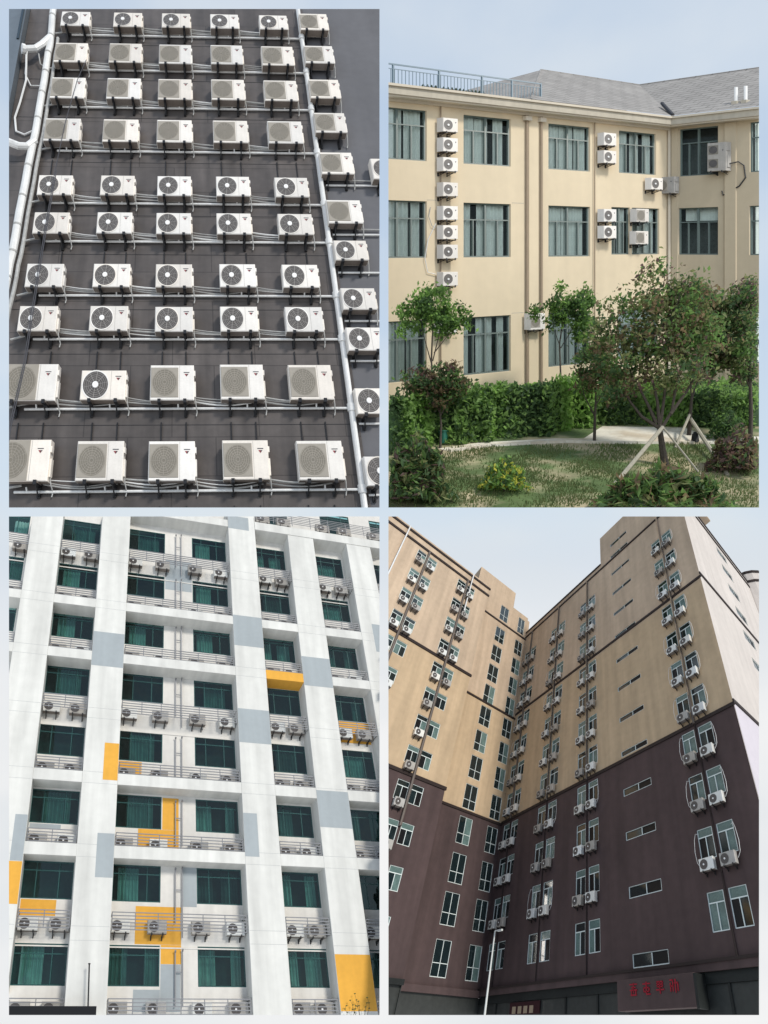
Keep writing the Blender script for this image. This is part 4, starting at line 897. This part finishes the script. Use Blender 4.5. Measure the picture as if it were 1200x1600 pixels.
    def bush(base, rx, ry, rz, n, size, mats, wts, label, name='bush', aspect=1.7, stems=10):
        t = link(name, None, gw(*base), None, 2); tag(t, label, 'bush')
        u = rng.normal(size=(n, 3)); u /= np.linalg.norm(u, axis=1)[:, None]; u *= rng.uniform(.45, 1.05, (n, 1)); u[:, 1] = np.abs(u[:, 1])
        lump = 1 + .18*np.sin(u[:, 0]*7 + 1) * np.cos(u[:, 1]*6)
        pts = u*np.array((rx, ry, rz))*lump[:, None]; pts[:, 1] += .03
        leafmesh('foliage', leaves(pts, size, mats, None, aspect=aspect), mats, rng.choice(len(mats), size=n, p=wts), G2, WL[t], t)
        m = MB()
        for k in range(stems):
            an = rng.uniform(0, 6.28); q = rng.uniform(.3, .8); m.tube([(0, 0, 0), (rx*.3*q*math.cos(an), ry*.5, rz*.3*q*math.sin(an)), (rx*q*math.cos(an), ry*.95, rz*q*math.sin(an))], .018, 'bark', 4, r1=.008)
        m.build('stem', G2, (0, 0, 0), t, wloc=WL[t])
    bush((-23.51, 10.3), .95, 1.65, .7, 3200, .10, ['leaf_dark', 'leaf_olive', 'leaf_mid', 'leaf_plum'], [.4, .3, .2, .1], 'large dark shrub filling the bottom left garden corner', aspect=2.4)
    bush((-21.26, 10.8), .68, .85, .5, 1300, .085, ['leaf_bright', 'leaf_yellow', 'leaf_mid', 'leaf_dark'], [.3, .25, .25, .2], 'small yellow green bush on the lawn')
    bush((-20.0, 14.1), 1.75, 1.0, .7, 3600, .13, ['leaf_mid', 'leaf_dark', 'leaf_olive', 'leaf_red'], [.4, .3, .15, .15], 'broad long leafed bush in front of the propped tree', aspect=2.8)
    bush((-15.12, 12.8), .85, 1.25, .6, 1900, .10, ['leaf_plum', 'leaf_red', 'leaf_dark', 'leaf_olive'], [.4, .25, .2, .15], 'dark plum bush at the right edge of the lawn')
    bush((-11.4, 10.1), .6, 1.0, .5, 900, .09, ['leaf_dark', 'leaf_mid'], [.6, .4], 'rounded dark green bush beside the path on the right')
    # stakes
    def stake(g, top, lab, base=(-15.85, 11.27), r=.065):
        p0 = gw(*g); b = gw(*base) + G2.A @ np.array(top)
        m = MB(); inv = np.linalg.inv(G2.A); m.tube([(0, 0, 0), tuple(inv @ (b - p0))], r, 'stake_wood', 7)
        tag(m.build('stake', G2, (0, 0, 0), None, wloc=p0), lab, 'stake', 'wooden tree stakes')
    stake((-18.64, 11.86), (-.12, 1.2, .05), 'pale wooden stake leaning left to right against the propped tree')
    stake((-16.08, 12.45), (-.1, 1.15, .1), 'thin wooden stake on the right side of the propped tree', r=.03)
    stake((-15.62, 12.89), (.05, .6, 0), 'long pale stake propping the tree behind on the right', base=(-11.48, 8.95), r=.065)
    stake((-13.56, 9.94), (.02, .75, 0), 'short grey stake behind the propped tree trunk', base=(-11.48, 8.95), r=.05)
    m = MB(); m.tube([(0, 0, 0), (0, .4, 0)], .13, 'bin_green', 12, r1=.17); m.tube([(0, .4, 0), (0, .44, 0)], .19, 'bin_green', 12); tag(m.build('bucket', G2, (0, 0, 0), None, wloc=gw(-18.31, 5.62)), 'green bucket standing at the foot of the dark left tree', 'bucket')
    m = MB(); m.tube([(0, 0, 0), (0, .32, 0)], .14, 'black_steel', 10, r1=.1); m.tube([(0, .32, 0), (0, .38, 0)], .06, 'black_steel', 8); tag(m.build('garden_light', G2, (0, 0, 0), None, wloc=gw(-12.43, 9.80)), 'short black garden lamp standing on the path', 'lamp')
    # hedge
    fa = np.array([-22.5, -20.8, -18.5, -14.5, -12.2, -10.4, -9, -6, 0]); fc = np.array([6.3, 6.2, 5.9, 6.6, 6.2, 7.9, 9.5, 12, 12])
    n = 42000; a = rng.uniform(-22.5, -2, n); cm2 = np.interp(a, fa, fc); c = 1.0 + (cm2 - 1.0)*rng.random(n)**.8
    hh = np.where(a > -12.6, 1.0, 1.6); top = .25 + hh*((c - 1)/(cm2 - 1)) + .20*np.sin(a*3.1 + c*1.3)*np.cos(c*2.7 - a) + .12*np.sin(a*7.3 - c*5)
    front = rng.random(n) < .35; c = np.where(front, cm2 - .12 - .28*np.sin(a*4.3)*np.cos(a*1.7) - rng.random(n)*.25, c); hgt = np.where(front, rng.random(n)*(hh + .25), top) - rng.random(n)**2*.3
    hgt = np.maximum(hgt, .03)
    Pw = F.O + (F.A @ np.stack([a, np.zeros(n), c])).T + np.outer(hgt, (0, 0, 2.3)); o0 = gw(-14, 6); inv = np.linalg.inv(G2.A)
    pl = (inv @ (Pw - o0).T).T; cl_ = (np.sin(a*2.2) + np.cos(c*3.1 + a) + rng.normal(size=n)*.7)
    mi = np.where(cl_ > .9, 0, np.where(cl_ > -.6, 1, 2))
    hroot = link('hedge', None, o0, None, 2); tag(hroot, 'low broad green hedge along the foot of the cream building', 'hedge')
    leafmesh('foliage', leaves(pl + rng.normal(size=pl.shape)*.06, .125, None, None), ['leaf_bright', 'leaf_hedge', 'leaf_dark'], mi, G2, o0, hroot)
    m = MB(); A_ = np.linspace(-22.5, -2, 60)
    for s in range(9):
        pass
    rows = []
    for x in A_:
        cmx = float(np.interp(x, fa, fc)) - .65; hx = 1.0 if x > -12.6 else 1.75; row = [(x, -.02, cmx)]
        for s in range(8): cc = cmx - (cmx - 1)*s/7; row.append((x, max(0.0, .25 + hx*((cc - 1)/(cmx + .65 - 1)) - .42 + .05*math.sin(x*3 + cc*2)), cc))
        rows.append(row)
    vs = [p for r_ in rows for p in r_]; k = 9
    m.add(vs, [(i*k + j, (i + 1)*k + j, (i + 1)*k + j + 1, i*k + j + 1) for i in range(59) for j in range(k - 1)], 'leaf_dark')
    m.build('branches', F, (-14, 0, 6), hroot)
    # grass
    n = 26000; u = rng.random(n); v = rng.random(n)
    q = np.array([gw(-26, 10.5), gw(-18, 16.5), gw(-9, 12), gw(-18.6, 6)]); Pw = ((1 - u)[:, None]*((1 - v)[:, None]*q[0] + v[:, None]*q[1]) + u[:, None]*((1 - v)[:, None]*q[3] + v[:, None]*q[2]))
    keep = np.sin(Pw[:, 0]*1.1 + 2*np.sin(Pw[:, 1]*.9)) + rng.normal(size=n)*.5 > -.35; Pw = Pw[keep]; n = len(Pw); o0 = gw(-18, 11)
    L = (inv @ (Pw - o0).T).T; hgt = rng.uniform(.03, .10, n); dx = rng.normal(size=n)*.02; w = .014
    V = np.stack([L + np.stack([-w*np.ones(n), np.zeros(n), np.zeros(n)], 1), L + np.stack([w*np.ones(n), np.zeros(n), np.zeros(n)], 1), L + np.stack([dx + .004, hgt, hgt*.3], 1), L + np.stack([dx - .004, hgt, hgt*.3], 1)], 1)
    g = leafmesh('grass', V, ['grass_blade', 'leaf_olive'], rng.integers(0, 2, n), G2, o0); tag(g, 'short green grass blades on the lawn', 'grass', None, 'stuff')
place_two()

# ------------------------------------------------------------------ each place ends at the edge of its plot
for o, plot in BUILT:
    me = o.data; n = len(me.vertices); co = np.empty(n*3); me.vertices.foreach_get('co', co); W = co.reshape(-1, 3) + WL[o]
    hit = [p for p in planes(plot) if (W @ p > 1e-5).any()]
    if not hit: continue
    if any((W @ p > 0).all() for p in planes(plot)): o['gone'] = 1; continue
    bm = bmesh.new(); bm.from_mesh(me)
    for p in hit:
        nl = Vector(p).normalized(); co_ = -Vector(WL[o])            # the plane passes through the world origin
        r = bmesh.ops.bisect_plane(bm, geom=list(bm.verts) + list(bm.edges) + list(bm.faces), dist=1e-6, plane_co=co_, plane_no=nl, clear_outer=True)
        ed = [g for g in r['geom_cut'] if isinstance(g, bmesh.types.BMEdge) and g.is_boundary]
        if ed and len(bm.faces) < 3000:
            try: bmesh.ops.holes_fill(bm, edges=ed, sides=0)
            except Exception: pass
    if len(bm.faces) == 0: o['gone'] = 1; bm.free(); continue
    nm = bpy.data.meshes.new(me.name)
    for q in me.materials: nm.materials.append(q)
    bm.to_mesh(nm); bm.free(); o.data = nm
def kids(o): return [c for c in list(WL) if c.parent == o]
CH = {}
for c in list(WL):
    if c.parent: CH.setdefault(c.parent, []).append(c)
def drop(o):
    ch = CH.get(o, []); alive = [c for c in ch if not drop(c)]
    if (o.type == 'MESH' and o.get('gone') and not alive) or (o.type == 'EMPTY' and not alive):
        bpy.data.objects.remove(o, do_unlink=True); return True
    if o.get('gone'):
        for c in alive: c.parent = o.parent; c.location = Vector(WL[c] - (WL[o.parent] if o.parent else 0))
        bpy.data.objects.remove(o, do_unlink=True); return True
    return False
for o in [o for o in list(WL) if o.parent is None]: drop(o)
